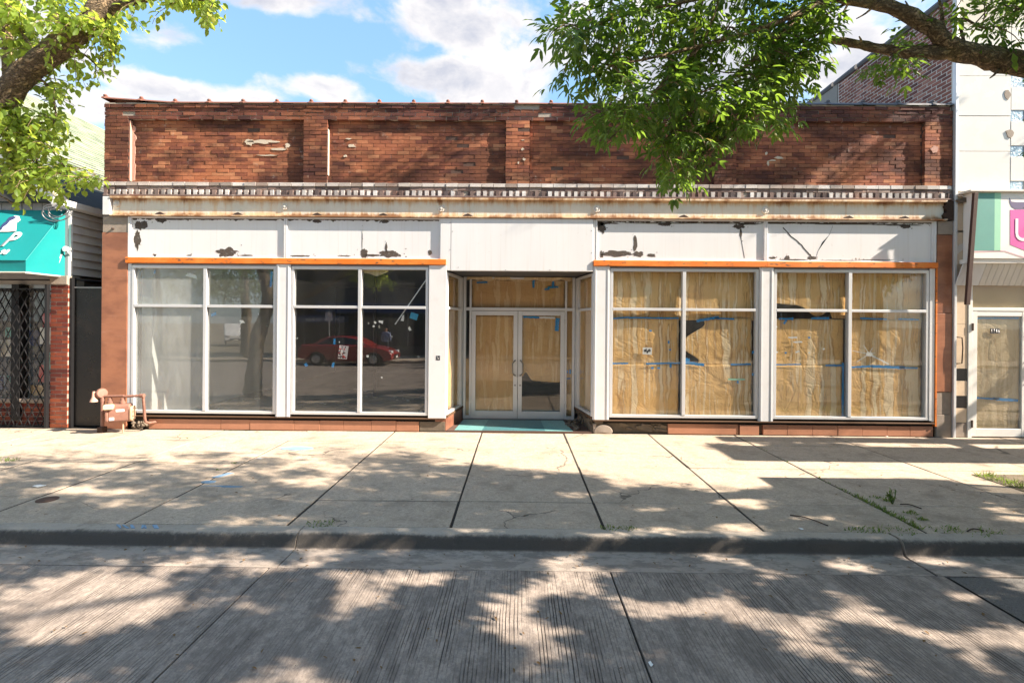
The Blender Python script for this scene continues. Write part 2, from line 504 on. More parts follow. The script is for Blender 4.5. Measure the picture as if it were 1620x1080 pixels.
def f_(n):
    g = n.noise(3.0, 5, .6, sc=(1, 1, .15))
    c = n.mix(g, (.73, .735, .75), (.62, .625, .64))
    c = n.mix(n.math('MULTIPLY', n.step(n.noise(14, 6, .75), .62, .72), .35), c, (.45, .42, .38))
    low = n.noise(6, 4, .6, sc=(3, 1, .1))
    c = n.mix(n.math('MULTIPLY', n.step(low, .5, .8), .25), c, (.46, .40, .34))
    return {'Base Color': c, 'Roughness': .38, 'bump': (n.noise(2.0, 2), .05, .02)}
material('panel_white', f_)
def f_(n):
    g = n.noise(7, 5, .6, sc=(.25, 1, 4))
    c = n.mix(g, (.78, .22, .02), (.56, .12, .010))
    c = n.mix(n.math('MULTIPLY', n.step(n.noise(3, 5, .7, off=(2, 0, 0)), .45, .65), .4), c, (.72, .30, .07))
    c = n.mix(n.step(n.noise(11, 6, .75, sc=(.6, 1, 2)), .585, .63), c, (.10, .06, .035))
    return {'Base Color': c, 'Roughness': .55, 'bump': (g, .4, .005)}
material('orange_wood', f_)
def f_(n):
    c = n.mix(n.noise(110, 3, .85), (.42, .185, .105), (.19, .072, .046))
    c = n.mix(n.math('MULTIPLY', n.step(n.noise(1.6, 6, .65, sc=(1, 1, 1.6)), .40, .65), .75), c, (.12, .045, .032))
    c = n.mix(n.math('MULTIPLY', n.step(n.noise(5, 6, .7, sc=(.3, 1, 3)), .55, .75), .4), c, (.46, .27, .20))
    c = n.mix(n.math('MULTIPLY', n.math('SUBTRACT', n.rnd(), .4), .6), c, (.50, .20, .085))
    c = n.mix(n.math('MULTIPLY', n.step(n.noise(.8, 5, .65, sc=(.5, 1, 2.2), off=(0, 0, 3)), .48, .62), .5), c, (.13, .05, .034))
    return {'Base Color': c, 'Roughness': .33, 'Specular IOR Level': .5, 'bump': (n.noise(120, 3), .08, .003)}
material('granite', f_)
# kraft paper: creased, water-stained in runs
def papermat(name, base, stain=.8):
    def f(n):
        c = n.mix(n.noise(2.6, 5, .6), base, tuple(x * .74 for x in base))
        c = n.mix(n.math('MULTIPLY', n.math('SUBTRACT', n.rnd(), .3), .35), c, (.66, .46, .24))
        where = n.step(n.noise(.95, 3, .55, off=(3, 0, 7)), .30, .50)
        e = n.noise(1.0, 3, .55, vec=n.vm('ADD', n.pos((8.5, 1, .42)), n.vm('MULTIPLY', n.nd('ShaderNodeTexNoise', {'Vector': n.pos(), 'Scale': 3.0, 'Detail': 3}).outputs['Color'], (1.1, 0, .5))))
        k = n.step(e, .53, .58)
        c = n.mix(n.math('MULTIPLY', n.math('MULTIPLY', k, where), .68 * stain), c, (.96, .80, .56))
        rim = n.math('MULTIPLY', n.math('MULTIPLY', n.step(e, .49, .535), n.math('SUBTRACT', 1.0, k)), where)
        c = n.mix(n.math('MULTIPLY', rim, .60 * stain), c, (.36, .16, .045))
        run2 = n.noise(1.0, 3, .6, sc=(21, 1, .9), off=(5, 0, 0))
        d2 = n.math('MULTIPLY', n.step(run2, .55, .62), n.step(n.noise(1.6, 3, .5, off=(6, 2, 2)), .44, .56))
        c = n.mix(n.math('MULTIPLY', d2, .60 * stain), c, (.95, .80, .56))
        d3 = n.math('MULTIPLY', n.step(n.noise(1.0, 4, .7, sc=(17, 1, 2.2), off=(1, 0, 4)), .57, .66), where)
        c = n.mix(n.math('MULTIPLY', d3, .45 * stain), c, (.30, .13, .04))
        q1 = n.math('ABSOLUTE', n.math('SUBTRACT', n.noise(1.7, 3, .55, dist=.8), .5))
        q2 = n.math('ABSOLUTE', n.math('SUBTRACT', n.noise(3.9, 4, .6, dist=.9, off=(4, 4, 4)), .5))
        h = n.math('ADD', n.math('MULTIPLY', n.step(q1, 0, .05), .8), n.math('ADD', n.math('MULTIPLY', n.step(q2, 0, .06), .45), n.math('MULTIPLY', n.noise(7, 4, .6), .5)))
        return {'Base Color': c, 'Roughness': .7, 'Specular IOR Level': .2, 'bump': (h, .22, .03), 'translucent': (.12, (.5, .3, .12))}
    return material(name, f)
papermat('kraft', (.98, .59, .225), stain=1.0)
papermat('kraft_plain', (.74, .45, .19), stain=.45)
papermat('kraft_pale', (.74, .58, .36), stain=.4)
# ground
def concrete(name, base, dark, spots=1.0, rough=.9):
    def f(n):
        c = n.mix(n.noise(1.3, 6, .65), base, dark)
        c = n.mix(n.math('MULTIPLY', n.math('SUBTRACT', n.rnd(), .35), .55), c, tuple(x * .62 for x in base))
        c = n.mix(n.math('MULTIPLY', n.step(n.noise(95, 3, .85), .48, .68), .50), c, (.17, .14, .115))
        c = n.mix(n.math('MULTIPLY', n.step(n.noise(48, 4, .8, off=(1, 2, 0)), .54, .66), .50), c, (.15, .125, .10))
        c = n.mix(n.math('MULTIPLY', n.step(n.noise(60, 3, .8, off=(8, 2, 0)), .60, .72), .30), c, (.72, .66, .58))
        c = n.mix(n.math('MULTIPLY', n.step(n.noise(2.3, 7, .75, off=(5, 2, 0)), .48, .68), .62), c, (.21, .17, .13))
        c = n.mix(n.math('MULTIPLY', n.step(n.noise(15, 6, .75, off=(5, 9, 0)), .56, .68), .58), c, (.16, .13, .10))
        mo = n.step(n.noise(24, 5, .8, off=(3, 3, 0)), .44, .57)
        c = n.mix(n.math('MULTIPLY', mo, .36), c, tuple(x * .42 for x in base))
        mo2 = n.step(n.noise(5.5, 6, .75, off=(1, 6, 0)), .44, .57)
        c = n.mix(n.math('MULTIPLY', mo2, .28), c, tuple(x * .50 for x in base))
        for sc_, r0, r1, am, of in ((2.7, .03, .05, .8, 0), (5.5, .03, .055, .75, 3), (9.0, .03, .06, .7, 7)):
            v = n.math('ADD', n.voro(sc_, vec=n.pos((1, 1.1, 0), (of, of, 0))), n.math('MULTIPLY', n.noise(30, 2), .025))
            c = n.mix(n.math('MULTIPLY', n.math('SUBTRACT', 1.0, n.step(v, r0, r1)), am * spots), c, (.05, .042, .036))
        wv = n.vm('ADD', n.pos((1, 1, 0)), n.vm('MULTIPLY', n.nd('ShaderNodeTexNoise', {'Vector': n.pos(), 'Scale': 2.2, 'Detail': 5}).outputs['Color'], (.7, .7, 0)))
        cr = n.math('MULTIPLY', n.math('SUBTRACT', 1.0, n.step(n.voro(.55, vec=wv, feature='DISTANCE_TO_EDGE'), .002, .008)), n.step(n.noise(.8, 2, .5, off=(3, 1, 0)), .5, .6))
        c = n.mix(n.math('MULTIPLY', cr, .75), c, (.07, .06, .05))
        return {'Base Color': c, 'Roughness': rough, 'Specular IOR Level': .25, 'bump': (n.math('ADD', n.noise(100, 4, .8), n.math('MULTIPLY', n.noise(12, 4), .6)), .7, .008)}
    return material(name, f)
concrete('sidewalk_concrete', (.63, .515, .40), (.52, .42, .325))
def f_(n):
    c = n.mix(n.noise(2.0, 6, .7), (.46, .40, .33), (.33, .28, .23))
    c = n.mix(n.math('MULTIPLY', n.step(n.noise(60, 4, .8), .52, .68), .4), c, (.14, .12, .10))
    c = n.mix(n.math('MULTIPLY', n.step(n.noise(4, 6, .75, off=(2, 0, 0)), .5, .68), .5), c, (.17, .145, .125))
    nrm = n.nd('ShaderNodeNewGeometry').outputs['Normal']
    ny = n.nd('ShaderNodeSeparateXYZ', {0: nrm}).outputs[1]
    z = n.axis(2)
    big = n.math('MULTIPLY', n.math('SUBTRACT', n.noise(.45, 3, .5, off=(4.4, 0, 0)), .5), .55)
    sc = n.math('ADD', n.math('ADD', n.math('MULTIPLY', ny, -.60), big), n.math('MULTIPLY', n.noise(1.6, 7, .75, sc=(1, 1.5, 2.5)), .72))  # darker on the road-facing side, broken up by noise
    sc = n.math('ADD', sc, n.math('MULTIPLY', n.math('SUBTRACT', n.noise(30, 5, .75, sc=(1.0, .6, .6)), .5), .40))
    low = n.math('SUBTRACT', 1.0, n.step(z, -.135, -.085))
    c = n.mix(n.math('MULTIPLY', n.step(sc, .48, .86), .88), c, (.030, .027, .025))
    c = n.mix(n.math('MULTIPLY', low, n.math('MULTIPLY', n.step(n.noise(2.2, 6, .72, off=(9, 0, 0)), .40, .66), .62)), c, (.12, .10, .09))
    pan = n.math('SUBTRACT', 1.0, n.step(z, -.130, -.112))
    pc = n.mix(n.step(n.noise(6, 6, .78, sc=(.7, 1.4, 1)), .44, .58), (.36, .30, .255), (.20, .165, .14))
    c = n.mix(n.math('MULTIPLY', pan, .8), c, pc)
    return {'Base Color': c, 'Roughness': .85, 'bump': (n.noise(60, 5, .75), .7, .010)}
material('curb_concrete', f_)
concrete('gutter_concrete', (.40, .34, .285), (.29, .245, .205), spots=.3)
def f_(n):
    x = n.axis(0)
    jit = n.math('MULTIPLY', n.math('SUBTRACT', n.noise(1.2, 3, .5), .5), .03)
    xx = n.math('ADD', x, jit)
    g1 = n.nd('ShaderNodeTexVoronoi', {'W': xx, 'Scale': 40.0, 'Randomness': 1.0}, voronoi_dimensions='1D', feature='DISTANCE_TO_EDGE').outputs['Distance']
    line = n.math('SUBTRACT', 1.0, n.step(g1, .10, .18))
    brk = n.step(n.noise(2.0, 5, .7, sc=(5, .6, 1)), .42, .60)
    brk2 = n.step(n.noise(.7, 3, .6, off=(3, 8, 0)), .35, .65)
    deep = n.math('MULTIPLY', line, n.math('MULTIPLY', n.math('MULTIPLY_ADD', brk, .9, .10), n.math('MULTIPLY_ADD', brk2, .75, .25)))
    c = n.mix(n.noise(.9, 6, .7), (.41, .345, .295), (.28, .235, .20))
    sm = n.step(n.noise(1.9, 6, .72, sc=(2.8, .55, 1), off=(2.2, 0, 0)), .48, .68)
    c = n.mix(n.math('MULTIPLY', sm, .60), c, (.085, .068, .060))
    c = n.mix(n.math('MULTIPLY', n.step(n.noise(80, 4, .85), .48, .70), .40), c, (.12, .10, .09))
    c = n.mix(n.math('MULTIPLY', n.step(n.noise(70, 3, .8, off=(4, 4, 0)), .60, .72), .30), c, (.60, .54, .48))
    c = n.mix(n.math('MULTIPLY', n.step(n.noise(12, 6, .75, sc=(1.5, .7, 1), off=(7, 4, 0)), .56, .70), .45), c, (.12, .10, .09))
    c = n.mix(n.math('MULTIPLY', n.step(n.noise(20, 5, .8, sc=(1.4, .8, 1), off=(2, 9, 0)), .44, .57), .42), c, (.13, .105, .09))
    c = n.mix(n.math('MULTIPLY', n.step(n.noise(4.5, 6, .75, sc=(1.3, .7, 1), off=(8, 3, 0)), .44, .58), .38), c, (.12, .10, .088))
    c = n.mix(n.math('MULTIPLY', n.math('SUBTRACT', n.rnd(), .5), .35), c, (.17, .15, .14))
    for sc_, of in ((3.1, 1), (6.5, 5)):
        sp = n.math('SUBTRACT', 1.0, n.step(n.math('ADD', n.voro(sc_, vec=n.pos((1, 1, 0), (of, 7, 0))), n.math('MULTIPLY', n.noise(30, 2), .03)), .025, .055))
        c = n.mix(n.math('MULTIPLY', sp, .8), c, (.035, .03, .028))
    c = n.mix(n.math('MULTIPLY', deep, .92), c, (.020, .016, .014))
    h = n.math('SUBTRACT', n.math('MULTIPLY', n.noise(80, 4, .75), .5), deep)
    return {'Base Color': c, 'Roughness': .82, 'Specular IOR Level': .3, 'bump': (h, .7, .006)}
material('road_concrete', f_)
def f_(n):
    c = n.ramp(n.noise(130, 3, .8), [(.3, (.06, .057, .054)), (.7, (.22, .205, .19))])
    return {'Base Color': c, 'Roughness': .9, 'bump': (n.noise(100, 4, .8), .9, .01)}
material('asphalt', f_)
def f_(n):
    c = n.mix(n.noise(3, 6, .7), (.12, .09, .06), (.22, .18, .12))
    return {'Base Color': c, 'Roughness': 1.0, 'bump': (n.noise(50, 5, .75), 1.0, .02)}
material('soil', f_)
flat('joint_dark', (.035, .030, .026), 1.0, var=.5, scale=30, bump=.7)
def tilemat(name, col):
    def f(n):
        br = n.nd('ShaderNodeTexBrick', {'Vector': n.pos((1, 1, 1)), 'Scale': 1.0, 'Brick Width': .026, 'Row Height': .026, 'Mortar Size': .0022, 'Color1': (*col, 1), 'Color2': (*[x * .78 for x in col], 1), 'Mortar': (*[x * .45 for x in col], 1)}, offset=0.0)
        c = n.mix(n.math('MULTIPLY', n.step(n.noise(5, 6, .7), .5, .7), .5), br.outputs['Color'], tuple(x * .4 + .05 for x in col))
        return {'Base Color': c, 'Roughness': .35, 'bump': (n.math('SUBTRACT', 1.0, br.outputs['Fac']), .5, .002)}
    return material(name, f)
tilemat('tile_light', (.20, .46, .46))
tilemat('tile_dark', (.075, .23, .26))
def f_(n):
    wp = n.vm('ADD', n.pos((1, 1, 1)), n.vm('MULTIPLY', n.nd('ShaderNodeTexNoise', {'Vector': n.pos(), 'Scale': 9.0, 'Detail': 4}).outputs['Color'], (.09, .09, .09)))
    a = n.math('ABSOLUTE', n.math('SUBTRACT', n.noise(13, 4, .6, vec=n.vm('MULTIPLY', wp, (.55, 1.3, 1.1))), .5))
    b = n.math('ABSOLUTE', n.math('SUBTRACT', n.noise(27, 4, .65, vec=n.vm('MULTIPLY', wp, (.5, 1.2, 1.0))), .5))
    cr = n.math('MULTIPLY', n.math('MULTIPLY_ADD', n.step(a, 0, .075), .7, .3), n.math('MULTIPLY_ADD', n.step(b, 0, .07), .6, .4))
    v = n.noise(5, 5, .7)
    c = n.mix(cr, (.050, .034, .022), n.mix(v, (.48, .345, .20), (.30, .215, .135)))
    c = n.mix(n.math('MULTIPLY', n.step(n.noise(2.6, 4, .6, off=(8, 1, 1)), .52, .70), .40), c, (.30, .25, .07))
    h = n.math('ADD', cr, n.math('MULTIPLY', n.noise(70, 4, .7), .35))
    return {'Base Color': c, 'Roughness': .92, 'bump': (h, 1.0, .02)}
material('bark', f_)
def leafmat(name, dark, mid, light, tl, f=.38):
    def fn(n):
        c = n.ramp(n.rnd(), [(0, dark), (.5, mid), (.93, light), (1, (.30, .24, .03))])
        c2 = n.mix(n.rnd(), tl, tuple(x * 1.35 for x in tl))
        return {'Base Color': c, 'Roughness': .42, 'Specular IOR Level': .45, 'translucent': (f, c2)}
    return material(name, fn)
leafmat('leaf_ash', (.022, .056, .011), (.048, .106, .018), (.095, .165, .028), (.23, .38, .04), .42)
leafmat('leaf_pear', (.075, .135, .018), (.13, .215, .030), (.21, .30, .055), (.52, .62, .08), .52)
leafmat('leaf_far', (.03, .065, .014), (.055, .11, .022), (.10, .17, .035), (.20, .34, .04), .40)
leafmat('grass_blade', (.04, .09, .012), (.085, .17, .022), (.16, .24, .045), (.25, .36, .05), .35)
def f_(n):
    c = n.ramp(n.math('ADD', n.math('MULTIPLY', n.rnd(), .5), n.math('MULTIPLY', n.noise(14, 4, .7), .5)), [(.2, (.13, .16, .115)), (.5, (.20, .235, .16)), (.8, (.29, .32, .22))])
    return {'Base Color': c, 'Roughness': .9, 'bump': (n.noise(150, 3, .8), .7, .006)}
material('shingle', f_)
def f_(n):
    c = n.mix(n.noise(30, 2), (.34, .012, .009), (.29, .012, .009))
    return {'Base Color': c, 'Roughness': .28, 'Coat Weight': .7, 'Coat Roughness': .05}
material('car_red', f_)
flat('car_white', (.70, .70, .70), .35, var=.1)
flat('car_black', (.015, .015, .016), .4, var=.2)
flat('car_glass', (.02, .025, .03), .08, var=.1)
flat('rim_silver', (.55, .55, .56), .35, metal=.7)
flat('lamp_glass', (.75, .76, .78), .15)
flat('bank_wall', (.10, .09, .085), .8, var=.4)
flat('bank_brick', (.22, .11, .07), .9, var=.5, scale=4)
flat('bank_blue', (.012, .045, .16), .5, var=.2)
flat('bank_cyan', (.05, .36, .62), .4, var=.1)
flat('sign_red', (.75, .06, .05), .5)
flat('shirt_blue', (.24, .30, .48), .85, var=.2)
flat('skin', (.36, .20, .13), .6, var=.1)
flat('trousers', (.03, .03, .04), .9)
flat('hair_dark', (.015, .012, .010), .7)
flat('flyer', (.68, .67, .68), .5, var=.9, scale=38)

# ------------------------------------------------------------------ ground, road, pavement
m = MAT
bx('ground', m['soil'], None, -1500, 1500, -1500, 1500, -.60, -.30, kind='structure')
road = empty('road', (0, -11, -.3), 'ribbed grey concrete road with dark stains in front of the shops', 'road', kind='structure')
bx('road_bed', m['joint_dark'], road, -60, 60, -17.5, -4.7, -.299, -.138)
xs = [-13.5, -10.65, -7.8, -4.95, -2.08, .80, 3.58]
ys = [-17.46, -14.3, -11.4, -8.5, -4.838]
rr = random.Random(3)
for j in range(4):
    for i in range(6):
        g = .007
        bx('road_slab', m['road_concrete'], road, xs[i] + g, xs[i + 1] - g, ys[j] + g, ys[j + 1] - g, -.25, -.126 + rr.uniform(-.002, .002), bevel=.006)
bx('road_slab', m['road_concrete'], road, -60, -13.51, -17.46, -4.86, -.25, -.126)
ap = MB().grid(60, 60, lambda u, v: (3.60 + u * 9, -4.87 - v * 9, -.128 + .008 * mnoise.noise(Vector((u * 14, v * 14, 0))))).build('asphalt_patch', m['asphalt'], road)
bx('asphalt_patch', m['asphalt'], road, 12.61, 60, -17.46, -4.87, -.25, -.13)
bx('asphalt_patch', m['asphalt'], road, 3.60, 12.60, -17.46, -13.88, -.25, -.13)

sidewalk = empty('sidewalk', (0, -2.1, -.1), 'pale concrete pavement slabs before the storefront', 'sidewalk', kind='structure')
bx('joint_bed', m['joint_dark'], sidewalk, -40, 40, -4.27, 1.1, -.29, -.007)
sx = [-11.2, -9.7, -8.2, -6.72, -5.27, -3.77, -2.19, -.62, .85, 2.36, 3.9, 5.6, 7.1, 8.6, 10.1]
sy = [-4.275, -3.55, -2.15, -.80, -.012]
for i in range(len(sx) - 1):
    for j in range(4):
        gx = .012 if i != 9 else .014
        gy = .005 if j in (0, 1) else .007
        z = rr.uniform(-.003, .002)
        x0, x1, y0, y1 = sx[i] + gx, sx[i + 1] - gx, sy[j] + gy, sy[j + 1] - gy
        mb = MB().box(x0, x1, y0, y1, -.12, z)
        # slight settlement of each slab
        t = [rr.uniform(-.004, .004) for _ in range(4)]
        for k in range(4):
            q = mb.v[4 + k]; mb.v[4 + k] = (q[0] + rr.uniform(-.004, .004), q[1], q[2] + t[k])
        mb.build('slab', m['sidewalk_concrete'], sidewalk, bevel=.006, fix=False)
bx('slab', m['sidewalk_concrete'], sidewalk, -40, -11.21, -4.27, -.012, -.12, -.001)
bx('slab', m['sidewalk_concrete'], sidewalk, 10.11, 40, -4.27, -.012, -.12, -.001)

curb = empty('curb', (0, -4.4, -.2), 'concrete kerb with patchy dark road face along the pavement', 'curb', kind='structure')
prof = [(-4.28, -.25), (-4.28, 0), (-4.395, .001), (-4.42, -.006), (-4.44, -.020), (-4.455, -.045), (-4.475, -.115), (-4.485, -.128), (-4.52, -.134), (-4.84, -.128), (-4.84, -.25)]
ends = [-40, -12.2, -7.4, -2.02, 3.52, 9.2, 40]
for i in range(6):
    a, b = ends[i] + .005, ends[i + 1] - .005
    if i == 4: a += .02
    n_ = max(2, int(min(b - a, 12) / .12))
    mb = MB()
    P = len(prof)
    for k in range(n_ + 1):
        x = a + (b - a) * k / n_
        for y, z in prof:
            w_ = .006 * mnoise.noise(Vector((x * 3, y * 8, z * 8))) + .004 * mnoise.noise(Vector((x * 11, y * 30, z * 30)))
            mb.v.append((x, y - (w_ if z < -.005 else 0), z + (w_ * .5 if z > -.2 else 0)))
    for k in range(n_):
        for q in range(P):
            r2 = (q + 1) % P
            mb.face(k * P + q, k * P + r2, (k + 1) * P + r2, (k + 1) * P + q)
    mb.face(*range(P)); mb.face(*range(n_ * P + P - 1, n_ * P - 1, -1))
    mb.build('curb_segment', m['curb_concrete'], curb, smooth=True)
far = empty('far_sidewalk', (0, -19.5, -.2), 'concrete pavement on the other side of the road', 'sidewalk', kind='structure')
bx('slab', m['sidewalk_concrete'], far, -60, 60, -21.4, -17.5, -.29, .0)
# paint marks and covers lying on the pavement (parts of it)
def mark(poly, mat, z=.0045, name='paint_mark'):
    return MB().prism(poly, z, z - .012, fn=lambda u, v, d: (u, v, d)).build(name, mat, sidewalk)
c0 = gat(469, 709); mark(blob(c0.x, c0.y, .27, .12, 22, .12, 1), m['paint_blue'])
c0 = gat(330, 762); mark(blob(c0.x, c0.y, .12, .07, 16, .6, 2), m['paint_blue'])
for k, (a, b) in enumerate([((318, 768), (385, 769)), ((335, 755), (370, 748)), ((350, 770), (383, 770))]):
    a, b = gat(*a), gat(*b)
    mark([(a.x, a.y), ((a.x + b.x) / 2, min(a.y, b.y) - .012), (b.x, b.y), ((a.x + b.x) / 2, max(a.y, b.y) + .008)], m['paint_blue'])
for k in range(6):      # faded blue strokes on the kerb top
    a = gat(176 + 11 * k + rr.uniform(-3, 3), 842); b = gat(180 + 13 * k + rr.uniform(-8, 8), 831)
    MB().prism([(a.x, -4.385), (a.x + rr.uniform(.012, .05), -4.385), (b.x + rr.uniform(.0, .04), -4.30 - .02 * rr.random()), (b.x - .008, -4.31)], .008, -.006, fn=lambda u, v, d: (u, v, d)).build('paint_mark', m['paint_blue'], curb)
c0 = gat(75, 790)
cov = MB().lathe([(.10, -.02), (.10, .006), (.085, .009), (.0, .009)], (c0.x, c0.y, 0), n=24).build('valve_cover', m['cover_iron'], sidewalk, smooth=True)
bx('tree_pit_soil', m['soil'], sidewalk, 6.05, 8.6, -3.08, -2.32, -.1, .006)

# ------------------------------------------------------------------ the vacant storefront
STORE = empty('storefront_building', (0, 0.2, 0), 'vacant one-storey brick storefront with papered windows and recessed entrance', 'building')
def brick_rows(x0, x1, z0, z1, course, pitch, joint, shift=0.0):
    out = []
    nrow = max(1, round((z1 - z0) / course))
    ch = (z1 - z0) / nrow
    for r_ in range(nrow):
        off = (r_ % 2) * pitch / 2 + shift + rr.uniform(-.008, .008)
        x = x0 - off % pitch
        while x < x1 - .02:
            a, b = max(x, x0), min(x + pitch, x1)
            if b - a > .03:
                out.append((a + joint / 2, b - joint / 2, z0 + r_ * ch + joint / 2, z0 + (r_ + 1) * ch - joint / 2))
            x += pitch
    return out
def hex_brick(mb, x0, x1, y0, y1, z0, z1, j=.0025):
    P = [(x0, y0, z0), (x1, y0, z0), (x1, y1, z0), (x0, y1, z0), (x0, y0, z1), (x1, y0, z1), (x1, y1, z1), (x0, y1, z1)]
    d = rr.uniform(-j, j)
    P = [(p[0] + rr.uniform(-j, j) * .7, p[1] + (d + rr.uniform(-j, j) * .6 if p[1] == y0 else 0), p[2] + rr.uniform(-j, j) * .6) for p in P]
    mb.hexa(P)
def brick_variants(name, lx, ly, lz, mat, n=10, j=.0035):
    V = []
    for k in range(n):
        mb = MB(); hex_brick(mb, -lx / 2, lx / 2, -ly / 2, ly / 2, 0, lz, j)
        me = bpy.data.meshes.new(name); me.from_pydata(mb.v, [], mb.f); me.materials.append(mat); V.append(me)
    return V
PIL = [(-7.52, -7.065), (-3.89, -3.45), (-.235, .205), (3.51, 3.905), (7.25, 7.745)]
ZB, ZP, ZT = 4.475, 5.615, 5.885
wall = bx('parapet_wall', m['mortar_dark'], STORE, -7.50, 7.725, .075, .32, 4.2, 5.87)
for a, b in PIL:
    bx('pilaster_core', m['mortar_dark'], wall, a + .01, b - .01, .007, .074, ZB + .004, ZP + .002)
bx('frieze_core', m['mortar_light'], wall, -7.495, 7.72, .012, .074, ZP + .006, ZT - .004)
BR = []          # x0 x1 z0 z1 yfront, mat
for a, b in PIL:
    for q in brick_rows(a, b, ZB, ZP, .067, .217, .008): BR.append((*q, 0.0, .068))
for (a, b), (c, d) in zip(PIL[:-1], PIL[1:]):
    for q in brick_rows(b + .002, c and c - .002, ZB, ZP, .067, .217, .0065, shift=.05): BR.append((*q, .068, .06))
FR = brick_rows(-7.52, 7.745, ZP, ZT, .0675, .222, .010)
LX, LZ = .217 - .0065, (ZP - ZB) / 17 - .0065
var = brick_variants('brick', LX, .06, LZ, m['brick'])
full = [q for q in BR if abs(q[1] - q[0] - LX) < .001 and q[4] > .05]
rr.shuffle(full)
full.sort(key=lambda q: (q[0] > -.1, 0))      # the ones left of the middle are least hidden by leaves
pick = set(full[:215])
for q in pick:
    link('brick', rr.choice(var), ((q[0] + q[1]) / 2, q[4] + .03, q[2]), wall)
LX2 = .222 - .010; LZ2 = (ZT - ZP) / 4 - .010
var2 = brick_variants('brick', LX2, .066, LZ2, m['brick_dark'], j=.005)
nfr = 0
mb1, mb2 = MB(), MB()
for q in FR:
    yo = -.012 if q[2] > ZP + .19 else (.0 if q[2] > ZP + .05 else .004)
    if abs(q[1] - q[0] - LX2) < .001 and nfr < 85 and q[0] < 2.2 and rr.random() < .6:
        link('brick', rr.choice(var2), ((q[0] + q[1]) / 2, yo + .033, q[2]), wall); nfr += 1
    elif rr.random() > .012:
        hex_brick(mb2, q[0], q[1], yo, yo + .066, q[2], q[3], .005)
for q in BR:
    if q not in pick and rr.random() > .006:
        hex_brick(mb1, q[0], q[1], q[4], q[4] + q[5], q[2], q[3], .0035)
mb1.build('brickwork', m['brick'], wall, fix=False, kind='stuff')
mb2.build('brickwork', m['brick_dark'], wall, fix=False, kind='stuff')
# smears of old mortar on the brick
for (px, py, rx, rz, n_, sd) in [(415, 224, .34, .05, 22, 1), (395, 225, .12, .07, 14, 2), (440, 236, .20, .028, 16, 3), (425, 246, .26, .015, 18, 4), (455, 231, .07, .06, 12, 5),
                                 (552, 220, .06, .02, 10, 6), (556, 231, .09, .035, 12, 7), (546, 247, .05, .03, 10, 8), (1222, 254, .10, .02, 12, 9), (1232, 250, .12, .03, 14, 10), (1215, 258, .03, .07, 9, 11), (1212, 243, .035, .035, 9, 12),
                                 (827, 238, .04, .035, 10, 13), (829, 254, .04, .04, 10, 14), (820, 260, .02, .03, 8, 15), (1474, 238, .09, .11, 12, 16), (827, 224, .04, .01, 9, 17)]:
    c = at(px, py, .065)
    inp = any(a < c.x < b for a, b in PIL)
    y = -.0005 if inp else .0655
    MB().prism(blob(c.x, c.z, rx, rz, n_, .62, sd), y - .007, y + .03).build('mortar_smear', m['plaster_pink' if sd == 16 else 'plaster_cream'], wall)
jag = [(-7.060, 4.50)] + [(-7.00 + .05 * mnoise.noise(Vector((0, 0, k * .9))), 4.52 + k * .054) for k in range(19)] + [(-7.060, 5.54)]
MB().prism(jag, .0605, .10).build('mortar_smear', m['plaster_pink'], wall)
bx('mortar_strip', m['plaster_pink'], wall, -7.063, -7.055, .012, .066, 4.50, 5.60)
bx('mortar_strip', m['plaster_cream'], wall, -3.449, -3.442, .006, .067, 4.62, 5.45)
# small things fixed in the brick
# cornice: white header course, mixed course, row of dentils
cor = bx('cornice', m['mortar_light'], STORE, -7.50, 7.73, .0, .074, 4.205, 4.474)
v3 = brick_variants('band_brick', .205, .075, .062, m['brick_white'], j=.004)
x = -7.52
while x < 7.6:
    link('band_brick', rr.choice(v3), (x + .107, .010, 4.408), cor); x += .2145
mb3 = MB()
for q in brick_rows(-7.52, 7.745, 4.338, 4.402, .064, .2145, .008): hex_brick(mb3, q[0], q[1], -.012, .03, q[2], q[3], .005)
mb3.build('brickwork', m['dentil_back'], cor, fix=False, kind='stuff')
v4 = brick_variants('dentil', .064, .07, .088, m['dentil_mix'], j=.006)
v5 = brick_variants('dentil_gap', .050, .03, .088, m['dentil_back'], j=.004)
x = -7.50; mb5 = MB()
while x < 7.68:
    if rr.random() > .02:
        link('dentil', rr.choice(v4), (x + .03, .010, 4.246), cor)
    hex_brick(mb5, x + .062, x + .112, -.008, .02, 4.246, 4.334, .004); x += .1165
mb5.build('brickwork', m['dentil_back'], cor, fix=False, kind='stuff')
bx('ledge', m['dentil_back'], cor, -7.51, 7.735, -.042, .02, 4.212, 4.242, bevel=.006)
